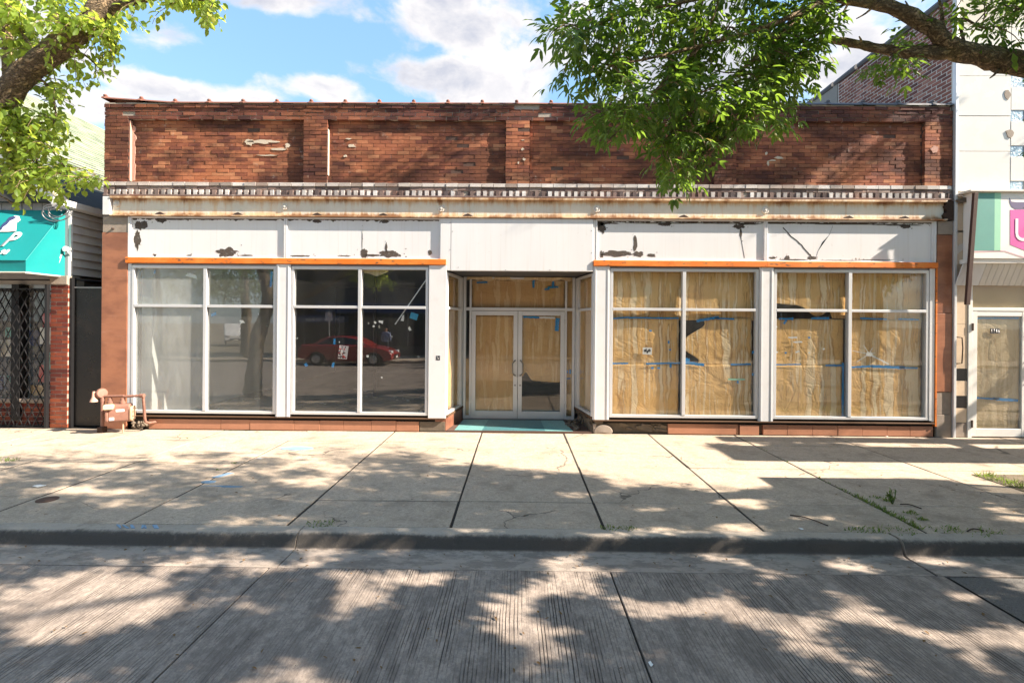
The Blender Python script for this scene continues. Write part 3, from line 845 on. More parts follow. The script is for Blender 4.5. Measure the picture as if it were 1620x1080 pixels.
# clay coping tiles on the parapet
rim = MB()
for k in range(80):
    x = -7.5 + k * .19
    hex_brick(rim, x, x + .186, .0 + rr.uniform(-.01, .01), .3, ZT - .002, ZT + rr.uniform(.012, .03), .004)
rim.build('mortar_bed', m['mortar_light'], wall, fix=False, kind='stuff')
xk = -7.55; k = 0
while xk < 7.6:
    L = .62 if k else .66
    tilt = .085 if k == 0 else (.035 if k == 1 else rr.uniform(-.006, .008))
    z0 = ZT + (.015 if xk < 4.4 else .018)
    zA, zB_ = z0 + (.08 if k == 0 else .04 if k == 1 else 0), z0 + (.04 if k == 0 else .0)
    rise = .062 if xk < 4.4 else .08
    mb = MB()
    n1 = 8
    x1 = min(xk + L, 7.74)
    for (xx, zz, sc) in [(xk, zA, 1.25), (xk + .06, zA + (zB_ - zA) * .1, 1.25), (xk + .062, zA + (zB_ - zA) * .1, 1.0), (x1, zB_, 1.0)]:
        for j in range(n1 + 1):
            an = math.pi * j / n1
            mb.v.append((xx, .16 - math.cos(an) * .19 * (1 + (sc - 1) * .3), zz + math.sin(an) * rise * sc))
    for a in range(3):
        for j in range(n1):
            q = a * (n1 + 1) + j
            mb.face(q, q + 1, q + n1 + 2, q + n1 + 1)
    mb.face(*range(n1 + 1)); mb.face(*range(3 * (n1 + 1) + n1, 3 * (n1 + 1) - 1, -1))
    t = mb.build('coping_tile', m['clay_tile'] if xk < 4.4 else m['coping_metal'], wall, smooth=True)
    hub = MB().lathe([(.0, -.01), (.030, 0), (.034, .02), (.024, .038), (.008, .044)], (xk + .03, .02, zA + rise * .75), n=10).build('coping_knob', m['clay_tile'] if xk < 4.4 else m['coping_metal'], wall, smooth='all')
    xk += L; k += 1

# steel beam
bm_ = bx('steel_beam', m['rusty_steel'], STORE, -7.36, 7.60, .012, .072, 3.862, 4.204)
bx('flange', m['rusty_steel'], bm_, -7.37, 7.62, -.055, .011, 4.172, 4.206, bevel=.004)
bx('flange', m['rusty_steel'], bm_, -7.37, 7.62, -.060, .011, 3.850, 3.874, bevel=.004)
for px, py in ((184, 322), (450, 327), (698, 330), (944, 331), (1211, 333)):
    c = at(px, py, 0)
    MB().lathe([(.062, 0), (.060, .014), (.046, .022), (.040, .016), (.024, .016), (.022, .030), (.004, .034)], (c.x, .0115, c.z), (0, -1, 0), 20).build('rosette', m['off_white'], bm_, smooth=True)
for px in (255, 378, 503, 607, 740, 1080, 1340, 1428):
    c = at(px, 337, 0)
    MB().prism([(c.x - .09, 3.875), (c.x + .10, 3.875), (c.x + .06, 3.90), (c.x + .01, 3.925), (c.x - .05, 3.905)], -.052, .0).build('rust_scab', m['rust_dark'], bm_)
bx('end_block', m['white_paint'], STORE, -7.505, -7.375, -.045, .072, 3.87, 4.20, bevel=.006)
mbb = MB(); mbb.prism([(7.60, 3.86), (7.74, 3.86), (7.74, 4.20), (7.66, 4.20), (7.58, 4.10), (7.63, 4.02), (7.56, 3.95)], -.035, .07); mbb.build('end_rust', m['rust_dark'], STORE)

# granite pilasters at both ends
for (x0, x1, zz) in [(-7.53, -7.062, [(.0, 3.55, 'granite'), (3.556, 3.845, 'stone_grey')]),
                     (7.475, 7.745, [(.0, .40, 'stone_grey'), (.405, .80, 'stone_grey'), (.806, 2.2, 'granite'), (2.206, 3.60, 'granite'), (3.606, 3.845, 'stone_grey')])]:
    g = bx('pilaster_core', m['black_gap'], STORE, x0 + .02, x1 - .02, .012, .3, 0, 3.84)
    for k, (a, b, mt) in enumerate(zz):
        bx('stone_slab', m[mt], g, x0 + (.0 if mt == 'granite' else .006), x1, -.02 + .008 * (k % 2), .03, a, b, bevel=.005)
c = at(487 / 2.7 - .5, 300 + 150 / 2.7, 0)
MB().lathe([(.02, 0), (.016, .03), (.004, .04)], (-7.33, -.012, 3.62), (0, -1, 0), 10).build('bolt', m['rust_dark'], STORE)

# transom panels
TZ0, TZ1 = 3.115, 3.825
chips = {
 0: [(222, 356, .11, .085), (217, 378, .055, .17), (255, 348, .10, .045), (275, 347, .2, .012), (205 + 155, 399, .18, .085), (330, 347, .25, .010), (300, 404, .04, .012), (245, 404, .02, .02), (390, 404, .12, .012), (420, 348, .2, .010)],
 1: [(475, 405, .18, .014), (502, 350, .07, .035), (575, 401, .07, .085), (590, 404, .15, .02), (617, 402, .18, .06), (611, 391, .02, .08), (608, 350, .09, .03), (573, 380, .006, .16), (680, 400, .035, .05), (560, 348, .5, .008), (640, 348, .4, .008), (545, 405, .12, .01)],
 2: [(952, 361, .07, .09), (948, 354, .06, .05), (975, 401, .26, .055), (1010, 402, .11, .05), (1005, 385, .035, .14), (1031, 404, .07, .03), (1040, 353, .7, .010), (1052, 355, .11, .03), (1120, 353, .6, .011), (1170, 358, .10, .05), (1172, 370, .02, .09), (952, 402, .035, .06), (1184, 354, .2, .018), (960, 353, .2, .02)],
 3: [(1255, 411, .25, .012), (1285, 408, .09, .03), (1245, 408, .05, .04), (1330, 412, .35, .008), (1320, 354, .8, .014), (1420, 356, .45, .012), (1432, 358, .10, .035), (1230, 353, .25, .016), (1385, 411, .3, .006), (1222, 408, .06, .02)]}
for k, (a, b) in enumerate([(-7.0, -4.225), (-4.165, -1.42), (1.425, 4.405), (4.465, 7.385)]):
    fr = MB()
    fr.box(a - .028, b + .028, -.018, .05, TZ1, TZ1 + .022).box(a - .028, b + .028, -.018, .05, TZ0 - .014, TZ0 + .004)
    fr.box(a - .028, a, -.016, .05, TZ0 + .004, TZ1).box(b, b + .028, -.016, .05, TZ0 + .004, TZ1)
    f = fr.build('transom_frame', m['white_paint'], STORE, bevel=.004)
    p = bx('transom_panel', m['panel_white'], STORE, a, b, .012, .048, TZ0 + .004, TZ1)
    for j, (px, py, rx, rz) in enumerate(chips[k]):
        c = at(px, py, .01)
        cx = min(max(c.x, a + rx * .9), b - rx * .9); cz = min(max(c.z, TZ0 + .006 + rz * .8), TZ1 - rz * .7)
        for q in range(int(3 + 14 * rx)):
            fx_, fz_ = cx + rx * rr.uniform(-1.7, 1.7), cz + rz * rr.uniform(-1.6, 1.6) + .01
            if a + .02 < fx_ < b - .02 and TZ0 + .015 < fz_ < TZ1 - .015:
                MB().prism(blob(fx_, fz_, .004 + .014 * rr.random(), .004 + .010 * rr.random(), 7, .5, q + 7 * j), .0094, .02).build('paint_loss', m['chip_dark'], p)
        MB().prism(blob(cx, cz, rx * 1.3, rz * 1.3, 34, .5, k * 40 + j), .0095, .03).build('paint_loss', m['chip_dark'], p)
    # ragged dark line where the paint has gone along the top edge
    n_ = 150
    tp = [(a + (b - a) * i / n_, TZ1 - .006) for i in range(n_ + 1)]
    bt_ = [(a + (b - a) * i / n_, TZ1 - .006 - max(.002, .019 + .036 * mnoise.noise(Vector((i * .21, k * 5, 0))) + .022 * mnoise.noise(Vector((i * .9, k * 5, 3))))) for i in range(n_, -1, -1)]
    MB().prism(tp + bt_, .0088, .03).build('paint_loss', m['chip_dark'], p)
    if k == 3:
        for pts in ([(1238, 360), (1252, 374), (1268, 388), (1286, 408)], [(1317, 357), (1312, 372), (1300, 385), (1292, 405)]):
            Pw = [at(px, py, .01) for px, py in pts]
            Pw = [Pw[i].lerp(Pw[i + 1], t_) + Vector((rr.uniform(-.008, .008), 0, rr.uniform(-.006, .006))) for i in range(3) for t_ in (0, .2, .4, .6, .8)] + [Pw[-1]]
            tk = .009 if pts[0][0] < 1300 else .003
            up = [(q.x + tk * rr.uniform(.3, 1.2), q.z + tk * .6) for q in Pw]; dn = [(q.x - tk * rr.uniform(.2, .9), q.z - tk * .4) for q in Pw]
            MB().prism(up + dn[::-1], .0090, .03).build('crack', m['crack_dark'], p)
    if k == 2:
        Pw = [at(px, py, .01) for px, py in ((1171, 356), (1173, 380), (1178, 408))]
        MB().prism([(q.x + .003, q.z) for q in Pw] + [(q.x - .002, q.z) for q in Pw][::-1], .0090, .03).build('crack', m['crack_dark'], p)
bx('end_mullion', m['white_paint'], STORE, 7.414, 7.455, -.02, .05, 3.10, 3.845, bevel=.004)
bx('end_mullion', m['white_paint'], STORE, -7.060, -7.030, -.02, .05, 3.10, 3.845, bevel=.004)
hd = bx('entrance_panel', m['panel_white'], STORE, -1.20, 1.345, -.03, .06, 2.905, 3.843, bevel=.004)
bx('entrance_panel', m['panel_white'], STORE, -1.392, -1.204, -.028, .06, 2.908, 3.843, bevel=.004)
bx('mullion', m['white_paint'], STORE, 1.350, 1.394, -.012, .06, 2.91, 3.843, bevel=.004)
for px, py in ((712, 352), (716, 366), (712, 395), (760, 345), (820, 345), (880, 345), (936, 365), (936, 400), (725, 423), (800, 427), (870, 427)):
    c = at(px, py, -.03)
    MB().lathe([(.008, 0), (.006, .004)], (c.x, -.03, c.z), (0, -1, 0), 8).build('rivet', m['aluminium_dark'], hd)
# orange trim boards
for a, b in ((-7.075, -1.285), (1.36, 4.44), (4.444, 7.46)):
    mb = MB()
    nn = 30
    for i in range(nn + 1):
        x = a + (b - a) * i / nn
        w_ = .005 * mnoise.noise(Vector((x * 2.1, 3, 0)))
        for y, z in ((-.055, 3.006 + w_), (-.055, 3.095 + w_), (-.045, 3.105 + w_), (.05, 3.105), (.05, 3.0)):
            mb.v.append((x, y, z))
    for i in range(nn):
        for q in range(5):
            mb.face(i * 5 + q, i * 5 + (q + 1) % 5, i * 5 + 5 + (q + 1) % 5, i * 5 + 5 + q)
    mb.face(0, 1, 2, 3, 4); mb.face(*[nn * 5 + q for q in range(4, -1, -1)])
    mb.build('trim_board', m['orange_wood'], STORE)
bx('trim_board', m['orange_wood'], STORE, 7.447, 7.472, -.03, .06, .19, 2.998)

# shop windows
WZ0, WZ1, WTR = .295, 2.965, 2.235
def shop_window(x0, x1, xm, gm):
    f = MB()
    w_ = .05
    f.box(x0, x1, -.02, .075, WZ0, WZ0 + w_).box(x0, x1, -.02, .075, WZ1 - w_, WZ1)
    f.box(x0, x0 + w_, -.018, .075, WZ0 + w_, WZ1 - w_).box(x1 - w_, x1, -.018, .075, WZ0 + w_, WZ1 - w_)
    win = f.build('window', m['aluminium'], STORE, bevel=.004)
    bx('mullion', m['aluminium'], win, xm - .03, xm + .03, -.026, .075, WZ0 + w_, WZ1 - w_, bevel=.004)
    for a, b in ((x0 + w_, xm - .03), (xm + .03, x1 - w_)):
        bx('transom_bar', m['aluminium'], win, a, b, -.020, .075, WTR - .024, WTR + .024, bevel=.004)
        bx('pane', m[gm], win, a - .005, b + .005, .028, .034, WZ0 + w_ - .005, WTR - .022)
        bx('pane', m[gm], win, a - .005, b + .005, .028, .034, WTR + .022, WZ1 - w_ + .005)
    return win
w1_ = shop_window(-6.985, -4.355, -5.645, 'glass_dusty')
for o_ in w1_.children:
    if o_.name.startswith('pane') and wloc(o_).x < -5.645: o_.data.materials[0] = m['glass_milky']
shop_window(-4.08, -1.60, -2.84, 'glass_dark')
shop_window(1.665, 4.315, 2.985, 'glass')
shop_window(4.585, 7.335, 5.935, 'glass')
bx('jamb_post', m['aluminium'], STORE, -7.058, -6.99, -.012, .07, .26, 2.998, bevel=.004)
bx('jamb_post', m['aluminium'], STORE, 7.34, 7.385, -.025, .07, .29, 2.998, bevel=.004)
bx('jamb_post', m['aluminium'], STORE, 7.39, 7.442, -.015, .07, .27, 2.998, bevel=.004)
for a, b, y in ((-4.345, -4.09, -.035), (-1.59, -1.275, -.03), (1.365, 1.655, -.03), (4.325, 4.575, -.03)):
    mb = MB().box(a, b, y, .08, .25, 2.998)
    q = mb.build('column_cladding', m['white_paint'], STORE, bevel=.004)
    if b - a < .3:
        for xx in (a + .035, b - .035):
            bx('ridge', m['white_paint'], q, xx - .006, xx + .006, y - .008, y - .0005, .26, 2.99)
for a, b in ((-7.0, -1.28), (1.37, 7.44)):
    bx('head_strip', m['aluminium_dark'], STORE, a, b, .0, .07, 2.966, 2.999)
    bx('sill_gap', m['black_gap'], STORE, a, b, .03, .08, .185, .294)
    bx('sill_ledge', m['wood_ledge'], STORE, a, b, -.035, .029, .226, .252, bevel=.005)
# bulkhead tiles
bk = bx('bulkhead', m['rubble'], STORE, -7.02, -1.28, .06, .3, 0, .184)
def tiles(xx, parent, y=0.0):
    for a, b in zip(xx[:-1], xx[1:]):
        bx('granite_tile', m['granite_pale'], parent, a + .002, b - .002, y + rr.uniform(-.004, .004), .059, .004, .186 + rr.uniform(-.006, .004), bevel=.004)
tiles([-6.67, -5.35, -4.82, -4.02, -3.55, -3.12, -2.62, -2.17, -1.76], bk)
bx('stone_block', m['rubble'], bk, -1.752, -1.285, .012, .059, .004, .18, bevel=.006)
for k in range(14):
    MB().obox((-6.95 + rr.random() * .25, -.02 + rr.random() * .05, .03 + rr.random() * .10), (.03 + rr.random() * .03, .03, .025), Euler((rr.random(), rr.random(), rr.random())).to_matrix()).build('rubble_stone', m['rubble'], bk, bevel=.008)
bk2 = bx('bulkhead', m['rubble'], STORE, 1.37, 7.44, .06, .3, 0, .184)
tiles([2.72, 3.98], bk2); tiles([3.995, 4.34], bk2, -.012); tiles([4.42, 4.85, 5.30, 5.75, 6.18, 6.62, 7.03, 7.44], bk2)
st = MB().lathe([(.0, -.02), (.165, -.02), (.175, .02), (.16, .07), (.0, .085)], (1.56, .05, .03), (0, -1, 0), 22)
st.v = [(x, y, max(.002, .03 + (z - .03) * .78)) for x, y, z in st.v]
st.build('rounded_stone', m['stone_grey'], bk2, smooth=True)
bx('broken_block', m['stone_grey'], bk2, 1.38, 1.44, .0, .055, .004, .17, bevel=.01)
for k in range(16):
    MB().obox((1.80 + rr.random() * .88, .045 + rr.random() * .02, .03 + rr.random() * .13), (.05 + rr.random() * .06, .02, .02 + rr.random() * .02), Euler((rr.random() * .5, rr.random() * .5, 0)).to_matrix()).build('rubble_stone', m['rubble'], bk2, bevel=.008)

# recessed entrance
DY = 1.10
EF = .035
en = MB().prism([(-1.27, -.01), (1.365, -.01), (1.20, 1.3), (-1.10, 1.3)], -.1, EF - .006, fn=lambda u, v, d: (u, v, d)).build('entrance_floor', m['mortar_dark'], STORE)
for (p0, p1, q0, q1, mt) in [(-1.12, -.62, -1.06, -.565, 'tile_light'), (-.618, -.06, -.562, -.03, 'tile_dark'), (-.058, .52, -.028, .49, 'tile_dark'), (.522, 1.02, .492, .93, 'tile_light')]:
    MB().prism([(p0, .03), (p1, .03), (q1, DY - .06), (q0, DY - .06)], EF - .02, EF + rr.uniform(-.001, .001), fn=lambda u, v, d: (u, v, d)).build('tile_field', m[mt], en)
for sgn, xf, xb in ((-1, -1.272, -1.105), (1, 1.362, 1.185)):
    d = Vector((xb - xf, DY, 0)); L = d.length; d.normalize(); nrm = Vector((-d.y * sgn * -1, d.x * sgn * -1, 0))
    def rp(t, off, z): 
        q = Vector((xf, 0, z)) + d * (t * L) + Vector((sgn, 0, 0)) * off
        return q
    def rbox(mb, t0, t1, o0, o1, z0, z1):
        mb.hexa([rp(t0, o0, z0), rp(t1, o0, z0), rp(t1, o1, z0), rp(t0, o1, z0), rp(t0, o0, z1), rp(t1, o0, z1), rp(t1, o1, z1), rp(t0, o1, z1)])
    fr = MB()
    for t0, t1 in ((.0, .06), (.86, .93), (.945, 1.0)): rbox(fr, t0 + (.02 if t0 == 0 else 0), t1, -.015, .05, .30, 2.88)
    for z0, z1 in ((.30, .345), (2.215, 2.26), (2.84, 2.885)): rbox(fr, .062, .858, -.012, .05, z0, z1)
    rw = fr.build('return_window', m['aluminium'], STORE, bevel=.003)
    for z0, z1 in ((.345, 2.215), (2.26, 2.84)):
        g = MB(); rbox(g, .06, .86, .015, .021, z0, z1); g.build('pane', m['glass'], rw)
    g = MB(); rbox(g, .02, 1.0, -.03, .06, .26, .298); g.build('sill', m['wood_ledge'], rw, bevel=.004)
    g = MB(); rbox(g, .015, 1.0, .0 if sgn < 0 else .05, .2, .0, .258); g.build('return_bulkhead', m['granite' if sgn < 0 else 'rubble'], STORE)
    if sgn > 0:
        for k in range(22):
            q = rp(.1 + .8 * rr.random(), .02 + .04 * rr.random(), .03 + .2 * rr.random())
            MB().obox(q, (.02, .05 + .05 * rr.random(), .02 + .02 * rr.random()), Euler((rr.random() * .5, rr.random() * .5, rr.random() * .4)).to_matrix()).build('rubble_stone', m['rubble'], STORE, bevel=.006)
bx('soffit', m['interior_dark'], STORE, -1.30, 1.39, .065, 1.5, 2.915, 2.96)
# door wall
dw_ = MB()
D0, D1 = -1.085, 1.165
dw_.box(D0, D0 + .05, DY, DY + .09, EF, 2.90).box(D1 - .05, D1, DY, DY + .09, EF, 2.90)
dw_.box(-.965, -.925, DY + .002, DY + .09, EF, 2.90).box(.965, 1.005, DY + .002, DY + .09, EF, 2.90)
dw_.box(D0 + .05, D1 - .05, DY + .004, DY + .088, 2.225, 2.285).box(D0 + .05, D1 - .05, DY + .004, DY + .088, 2.86, 2.90)
dw_.box(D0 + .05, -.965, DY + .004, DY + .088, EF, .10).box(1.005, D1 - .05, DY + .004, DY + .088, EF, .10)
df = dw_.build('door_frame', m['aluminium'], STORE, bevel=.004)
bx('pane', m['glass'], df, D0 + .045, -.96, DY + .04, DY + .046, .095, 2.23)
bx('pane', m['glass'], df, 1.0, D1 - .045, DY + .04, DY + .046, .095, 2.23)
bx('pane', m['glass'], df, D0 + .045, -.96, DY + .04, DY + .046, 2.28, 2.865)
bx('pane', m['glass'], df, 1.0, D1 - .045, DY + .04, DY + .046, 2.28, 2.865)
bx('pane', m['glass'], df, -.93, .97, DY + .04, DY + .046, 2.28, 2.865)
def leaf(x0, x1, hx, sgn):
    w_ = .085
    mb = MB().box(x0, x0 + w_, DY + .015, DY + .06, EF + .012, 2.215).box(x1 - w_, x1, DY + .015, DY + .06, EF + .012, 2.215)
    mb.box(x0 + w_, x1 - w_, DY + .016, DY + .059, EF + .012, EF + .16).box(x0 + w_, x1 - w_, DY + .016, DY + .059, 2.13, 2.215)
    d = mb.build('door', m['aluminium'], STORE, bevel=.005)
    bx('pane', m['glass'], d, x0 + w_ - .004, x1 - w_ + .004, DY + .035, DY + .041, EF + .155, 2.135)
    y = DY + .015
    MB().tube([(hx, y, .92), (hx, y - .05, .92), (hx + sgn * .025, y - .07, .94), (hx + sgn * .05, y - .075, .98), (hx + sgn * .05, y - .075, 1.16), (hx + sgn * .025, y - .07, 1.20), (hx, y - .05, 1.22), (hx, y, 1.22)], .014, 10).build('handle', m['steel_dark'], d, smooth='all')
    MB().lathe([(.018, 0), (.016, .012), (.004, .014)], (hx, y, .72), (0, -1, 0), 12).build('lock', m['aluminium_dark'], d, smooth=True)
    for z in (.25, 1.95):
        bx('hinge', m['aluminium_dark'], d, (x0 - .012 if sgn < 0 else x1 - .003), (x0 + .003 if sgn < 0 else x1 + .012), y - .012, y + .01, z, z + .11)
leaf(-.922, .012, -.035, -1)
leaf(.020, .962, .068, 1)
bx('threshold', m['aluminium_dark'], df, D0 + .05, D1 - .05, DY - .02, DY + .1, EF - .001, EF + .011)
# shell: side walls, roof, ceiling, floor, interior
bx('side_wall', m['bank_brick'], STORE, -7.50, -7.06, .33, 16, 0, 5.80)
bx('side_wall', m['bank_brick'], STORE, 7.30, 7.70, .33, 16, 0, 5.80)
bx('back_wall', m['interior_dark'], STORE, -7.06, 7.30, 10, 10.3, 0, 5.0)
bx('roof', m['roof_tar'], STORE, -7.06, 7.30, .33, 16, 5.0, 5.2)
bx('ceiling', m['ceiling_tile'], STORE, -7.06, 7.30, .10, 10, 3.30, 3.34)
bx('floor', m['interior_floor'], STORE, -7.06, -1.30, .31, 10, -.05, .12)
bx('floor', m['interior_floor'], STORE, 1.40, 7.30, .31, 10, -.05, .12)
bx('floor', m['interior_floor'], STORE, -1.299, 1.399, 1.32, 10, -.05, .12)
bx('wall_lining', m['interior_wall'], STORE, -7.058, -6.86, .34, 9.9, .122, 3.29)
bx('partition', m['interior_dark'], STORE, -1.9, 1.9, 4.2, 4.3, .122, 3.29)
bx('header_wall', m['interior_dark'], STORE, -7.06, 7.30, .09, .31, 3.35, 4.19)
pq = at(593, 600, 3.5)
MB().tube([(pq.x, 3.5, .12), (pq.x, 3.5, 3.3)], .035, 10).build('interior_post', m['pole_dark'], STORE, smooth=True)

# ------------------------------------------------------------------ left neighbour: gabled frame shop
LS = empty('gabled_shop', (-9.6, .3, 0), 'small frame shop with grey board gable and green shingle roof beside the storefront', 'building')
ev = at(97, 317, .0)                       # eave corner of the gable front
EX, EZ = ev.x, ev.z
SL = .84
RX = -12.6; RZ = EZ + SL * (EX - RX)
GY = .14
bx('wall', m['grey_board'], LS, -17, -8.42, GY + .03, 9, 2.72, EZ - .16)
# gable boards
top = lambda x: EZ + SL * (EX - x) if x > RX else EZ + SL * (x - (2 * RX - EX))
x = -8.40
zlow = at(50, 334, GY).z - .3
while x > 2 * RX - EX + .45:
    x0 = x - .186
    MB().prism([(x0 + .004, zlow), (x - .004, zlow), (x - .004, top(x) - .16), (x0 + .004, top(x0) - .16)], GY + rr.uniform(-.004, .004), GY + .028).build('gable_board', m['grey_board'], LS, bevel=.003)
    x -= .19
bx('corner_trim', m['grey_board'], LS, -8.40, -8.27, GY - .02, GY + .2, 2.78, EZ - .10, bevel=.004)
# rake boards
def rake(off0, off1, y0, y1, mat, nm):
    a = (EX + .03, EZ); b = (RX, RZ)
    nx, nz = SL / math.hypot(1, SL), 1 / math.hypot(1, SL)
    P = [(a[0] - nx * off0 * 0, a[1] - off0), (a[0] - nx * off1 * 0, a[1] - off1), (b[0], b[1] - off1), (b[0], b[1] - off0)]
    return MB().prism(P, y0, y1).build(nm, mat, LS, bevel=.003)
rake(.0, .20, -.06, -.02, m['fascia_white'], 'rake_board')
rake(-.05, -.002, -.09, .0, m['fascia_yellow'], 'rake_trim')
MB().prism([(EX + .03, EZ - .20), (EX + .03, EZ), (EX - .06, EZ + .04), (EX - .10, EZ - .10)], -.10, -.065).build('rake_end', m['fascia_white'], LS, bevel=.003)
# roof: stepped shingle courses
roof = MB().prism([(EX + .06, EZ - .02), (RX, RZ - .02), (RX * 2 - EX, EZ - .02)], .02, 9.0).build('roof', m['roof_tar'], LS)
sh = MB()
nrow = 44
slope_len = math.hypot(EX - RX, RZ - EZ)
ux, uz = (RX - EX) / slope_len, (RZ - EZ) / slope_len
nxx, nzz = -uz * -1, -ux
nxx, nzz = uz, -ux                        # outward normal (x, z)
for r_ in range(nrow):
    s0, s1 = r_ * .13 - .08, (r_ + 1) * .13 - .05
    if s0 > slope_len: break
    y = -.05 - rr.random() * .3
    while y < 9:
        L = .30 + rr.uniform(-.01, .01)
        ya, yb = max(y, -.05) + .003, y + L - .003
        h0 = .016 + rr.uniform(0, .006)
        if yb > ya:
            a = (EX + ux * s0 + nxx * h0, EZ + uz * s0 + nzz * h0); b = (EX + ux * s1 + nxx * .004, EZ + uz * s1 + nzz * .004)
            a2 = (a[0] - nxx * .015, a[1] - nzz * .015); b2 = (b[0] - nxx * .01, b[1] - nzz * .01)
            sh.hexa([(a2[0], ya, a2[1]), (a2[0], yb, a2[1]), (b2[0], yb, b2[1]), (b2[0], ya, b2[1]), (a[0], ya, a[1]), (a[0], yb, a[1]), (b[0], yb, b[1]), (b[0], ya, b[1])])
        y += L
sh.build('shingles', m['shingle'], roof, kind='stuff')
# gutter along the eave
gp = []
gu = MB()
for y in (-.07, 8.5):
    for q in ((.03, .0), (.03, -.10), (.10, -.13), (.15, -.10), (.165, .0), (.15, .0), (.14, -.09), (.10, -.115), (.045, -.09), (.045, .0)):
        gu.v.append((EX + q[0], y, EZ + q[1] - .01))
for k in range(10): gu.face(k, (k + 1) % 10, 10 + (k + 1) % 10, 10 + k)
gu.face(*range(10)); gu.face(*range(19, 9, -1))
gu.build('gutter', m['fascia_white'], LS)
bx('soffit', m['fascia_white'], LS, -8.27, EX + .03, .16, 8.5, EZ - .14, EZ - .12)
# lap siding on the flank
k = 0; z = 2.80
while z < EZ - .16:
    zt = min(z + .158, EZ - .15)
    MB().hexa([(-8.30, .17, z), (-8.240, .17, z), (-8.240, 6.5, z), (-8.30, 6.5, z), (-8.30, .17, zt), (-8.272, .17, zt), (-8.272, 6.5, zt), (-8.30, 6.5, zt)]).build('siding_board', m['siding'], LS)
    z += .155
bx('corner_trim', m['fascia_white'], LS, -8.27, -8.225, .125, .169, 2.76, EZ - .15, bevel=.003)
bx('old_wall', m['rubble'], LS, -8.41, -8.26, .20, 6.5, 0, 2.74)
bx('water_table', m['wood_ledge'], LS, -8.26, -8.215, .19, 6.5, 2.70, 2.755)
MB().tube([(-8.33, .05, 2.74), (-8.20, .10, 2.72), (-8.0, .4, 2.70), (-7.6, .9, 2.70)], .022, 8).build('conduit', m['iron_black'], LS, smooth='all')
# brick pier and knee wall
pier = bx('brick_pier', m['mortar_light'], LS, -8.505, -8.195, .045, .38, 0, 2.72)
rows = brick_rows(-8.515, -8.185, 0.0, 2.60, .0765, .215, .013)
vp = brick_variants('brick', .202, .09, .0635, m['brick_pier'])
for q in rows:
    if abs(q[1] - q[0] - .202) < .002: link('brick', rr.choice(vp), ((q[0] + q[1]) / 2, .083, q[2]), pier)
    else:
        mb = MB(); hex_brick(mb, q[0], q[1], .038, .128, q[2], q[3]); mb.build('brick', m['brick_pier'], pier, fix=False)
bx('pier_cap', m['stone_grey'], pier, -8.52, -8.20, .02, .3, 2.61, 2.77, bevel=.008)
knee = bx('knee_wall', m['mortar_light'], LS, -14, -8.52, .24, .45, 0, .42)
for q in brick_rows(-10.4, -8.53, 0.0, .41, .0765, .215, .013):
    mb = MB(); hex_brick(mb, q[0], q[1], .23, .27, q[2], q[3]); mb.build('brick', m['brick_pier'], knee, fix=False)
bx('sill', m['stone_grey'], LS, -14, -8.52, .18, .45, .425, .50, bevel=.008)
bx('shop_glass', m['glass'], LS, -14, -8.52, .30, .306, .50, 2.62)
bx('mullion', m['iron_black'], LS, -9.36, -9.22, .16, .36, .10, 2.62)
bx('back_panel', m['interior_dark'], LS, -14, -8.52, 1.6, 1.7, 0, 2.7)
bx('side_panel', m['interior_dark'], LS, -8.51, -8.42, .40, 1.6, 0, 2.7)
bx('display_floor', m['interior_floor'], LS, -14, -8.52, .46, 1.6, .3, .46)
bx('shop_ceiling', m['ceiling_tile'], LS, -14, -8.43, .30, 1.6, 2.63, 2.70)
# goods and posters behind the gate
gd = random.Random(5)
for k in range(26):
    x = -10.5 + gd.random() * 1.9; z = .5 + gd.random() * 1.5
    c = gd.choice(['shop_goods', 'sign_white', 'bank_cyan', 'sign_red', 'kraft_plain', 'sign_teal', 'navy'])
    w_, h_ = .06 + gd.random() * .12, .05 + gd.random() * .12
    MB().obox((x, .36 + .35 * gd.random(), z), (w_, .012, h_), Euler((0, gd.uniform(-.1, .1), 0)).to_matrix()).build('display_card', m[c], LS)
# teal awning
xb, xf = -8.33, -8.33
yb_, yf_ = .12, -.62
ztop = at(100, 333, yb_).z; zfr = at(36, 412, yf_).z; zval = at(36, 431, yf_).z
AW = empty('shop_awning', (-10, 0, zval), 'bright teal canvas awning with white lettering over the folding gate', 'awning')
aw = MB()
def sagged(P00, P10, P01, P11, amp, nu=90, nv=10):
    A, B_, C_, D_ = (Vector(q) for q in (P00, P10, P01, P11))
    nn_ = (B_ - A).cross(C_ - A).normalized()
    def fn(u, v):
        p = A.lerp(B_, u).lerp(C_.lerp(D_, u), v)
        e_ = math.sin(math.pi * min(1, max(0, v))) * math.sin(math.pi * u) ** .3
        return p + nn_ * amp * e_ * (mnoise.noise(p * 1.7) + .5 * mnoise.noise(p * 5.0) - .6)
    aw.grid(nu, nv, fn)
sagged((-14, yf_, zfr), (xf, yf_, zfr), (-14, yb_, ztop), (xb, yb_, ztop), .010)
sagged((-14, yf_, zval), (xf, yf_, zval), (-14, yf_, zfr), (xf, yf_, zfr), .012, 90, 4)
aw.v_side = None
sagged((xf, yf_, zval), (xb, yb_, zval), (xf, yf_, zfr), (xb, yb_, ztop), .012, 10, 10)
if False: aw.hexa([(-14, yb_, zval), (-14, yf_, zval), (xf, yf_, zval), (xb, yb_, zval), (-14, yb_ - .001, ztop), (-14, yf_, zfr), (xf, yf_, zfr), (xb, yb_ - .001, ztop)])
aw.build('canopy', m['teal_cloth'], AW, smooth=True, fix=False)
MB().tube([(-14, yf_, zval), (xf, yf_, zval), (xb, yb_, zval)], .014, 6).build('hem_rail', m['awning_under'], AW)
bx('underside', m['awning_under'], AW, -13.95, xf - .03, yf_ + .05, yb_, zval + .05, zval + .07)
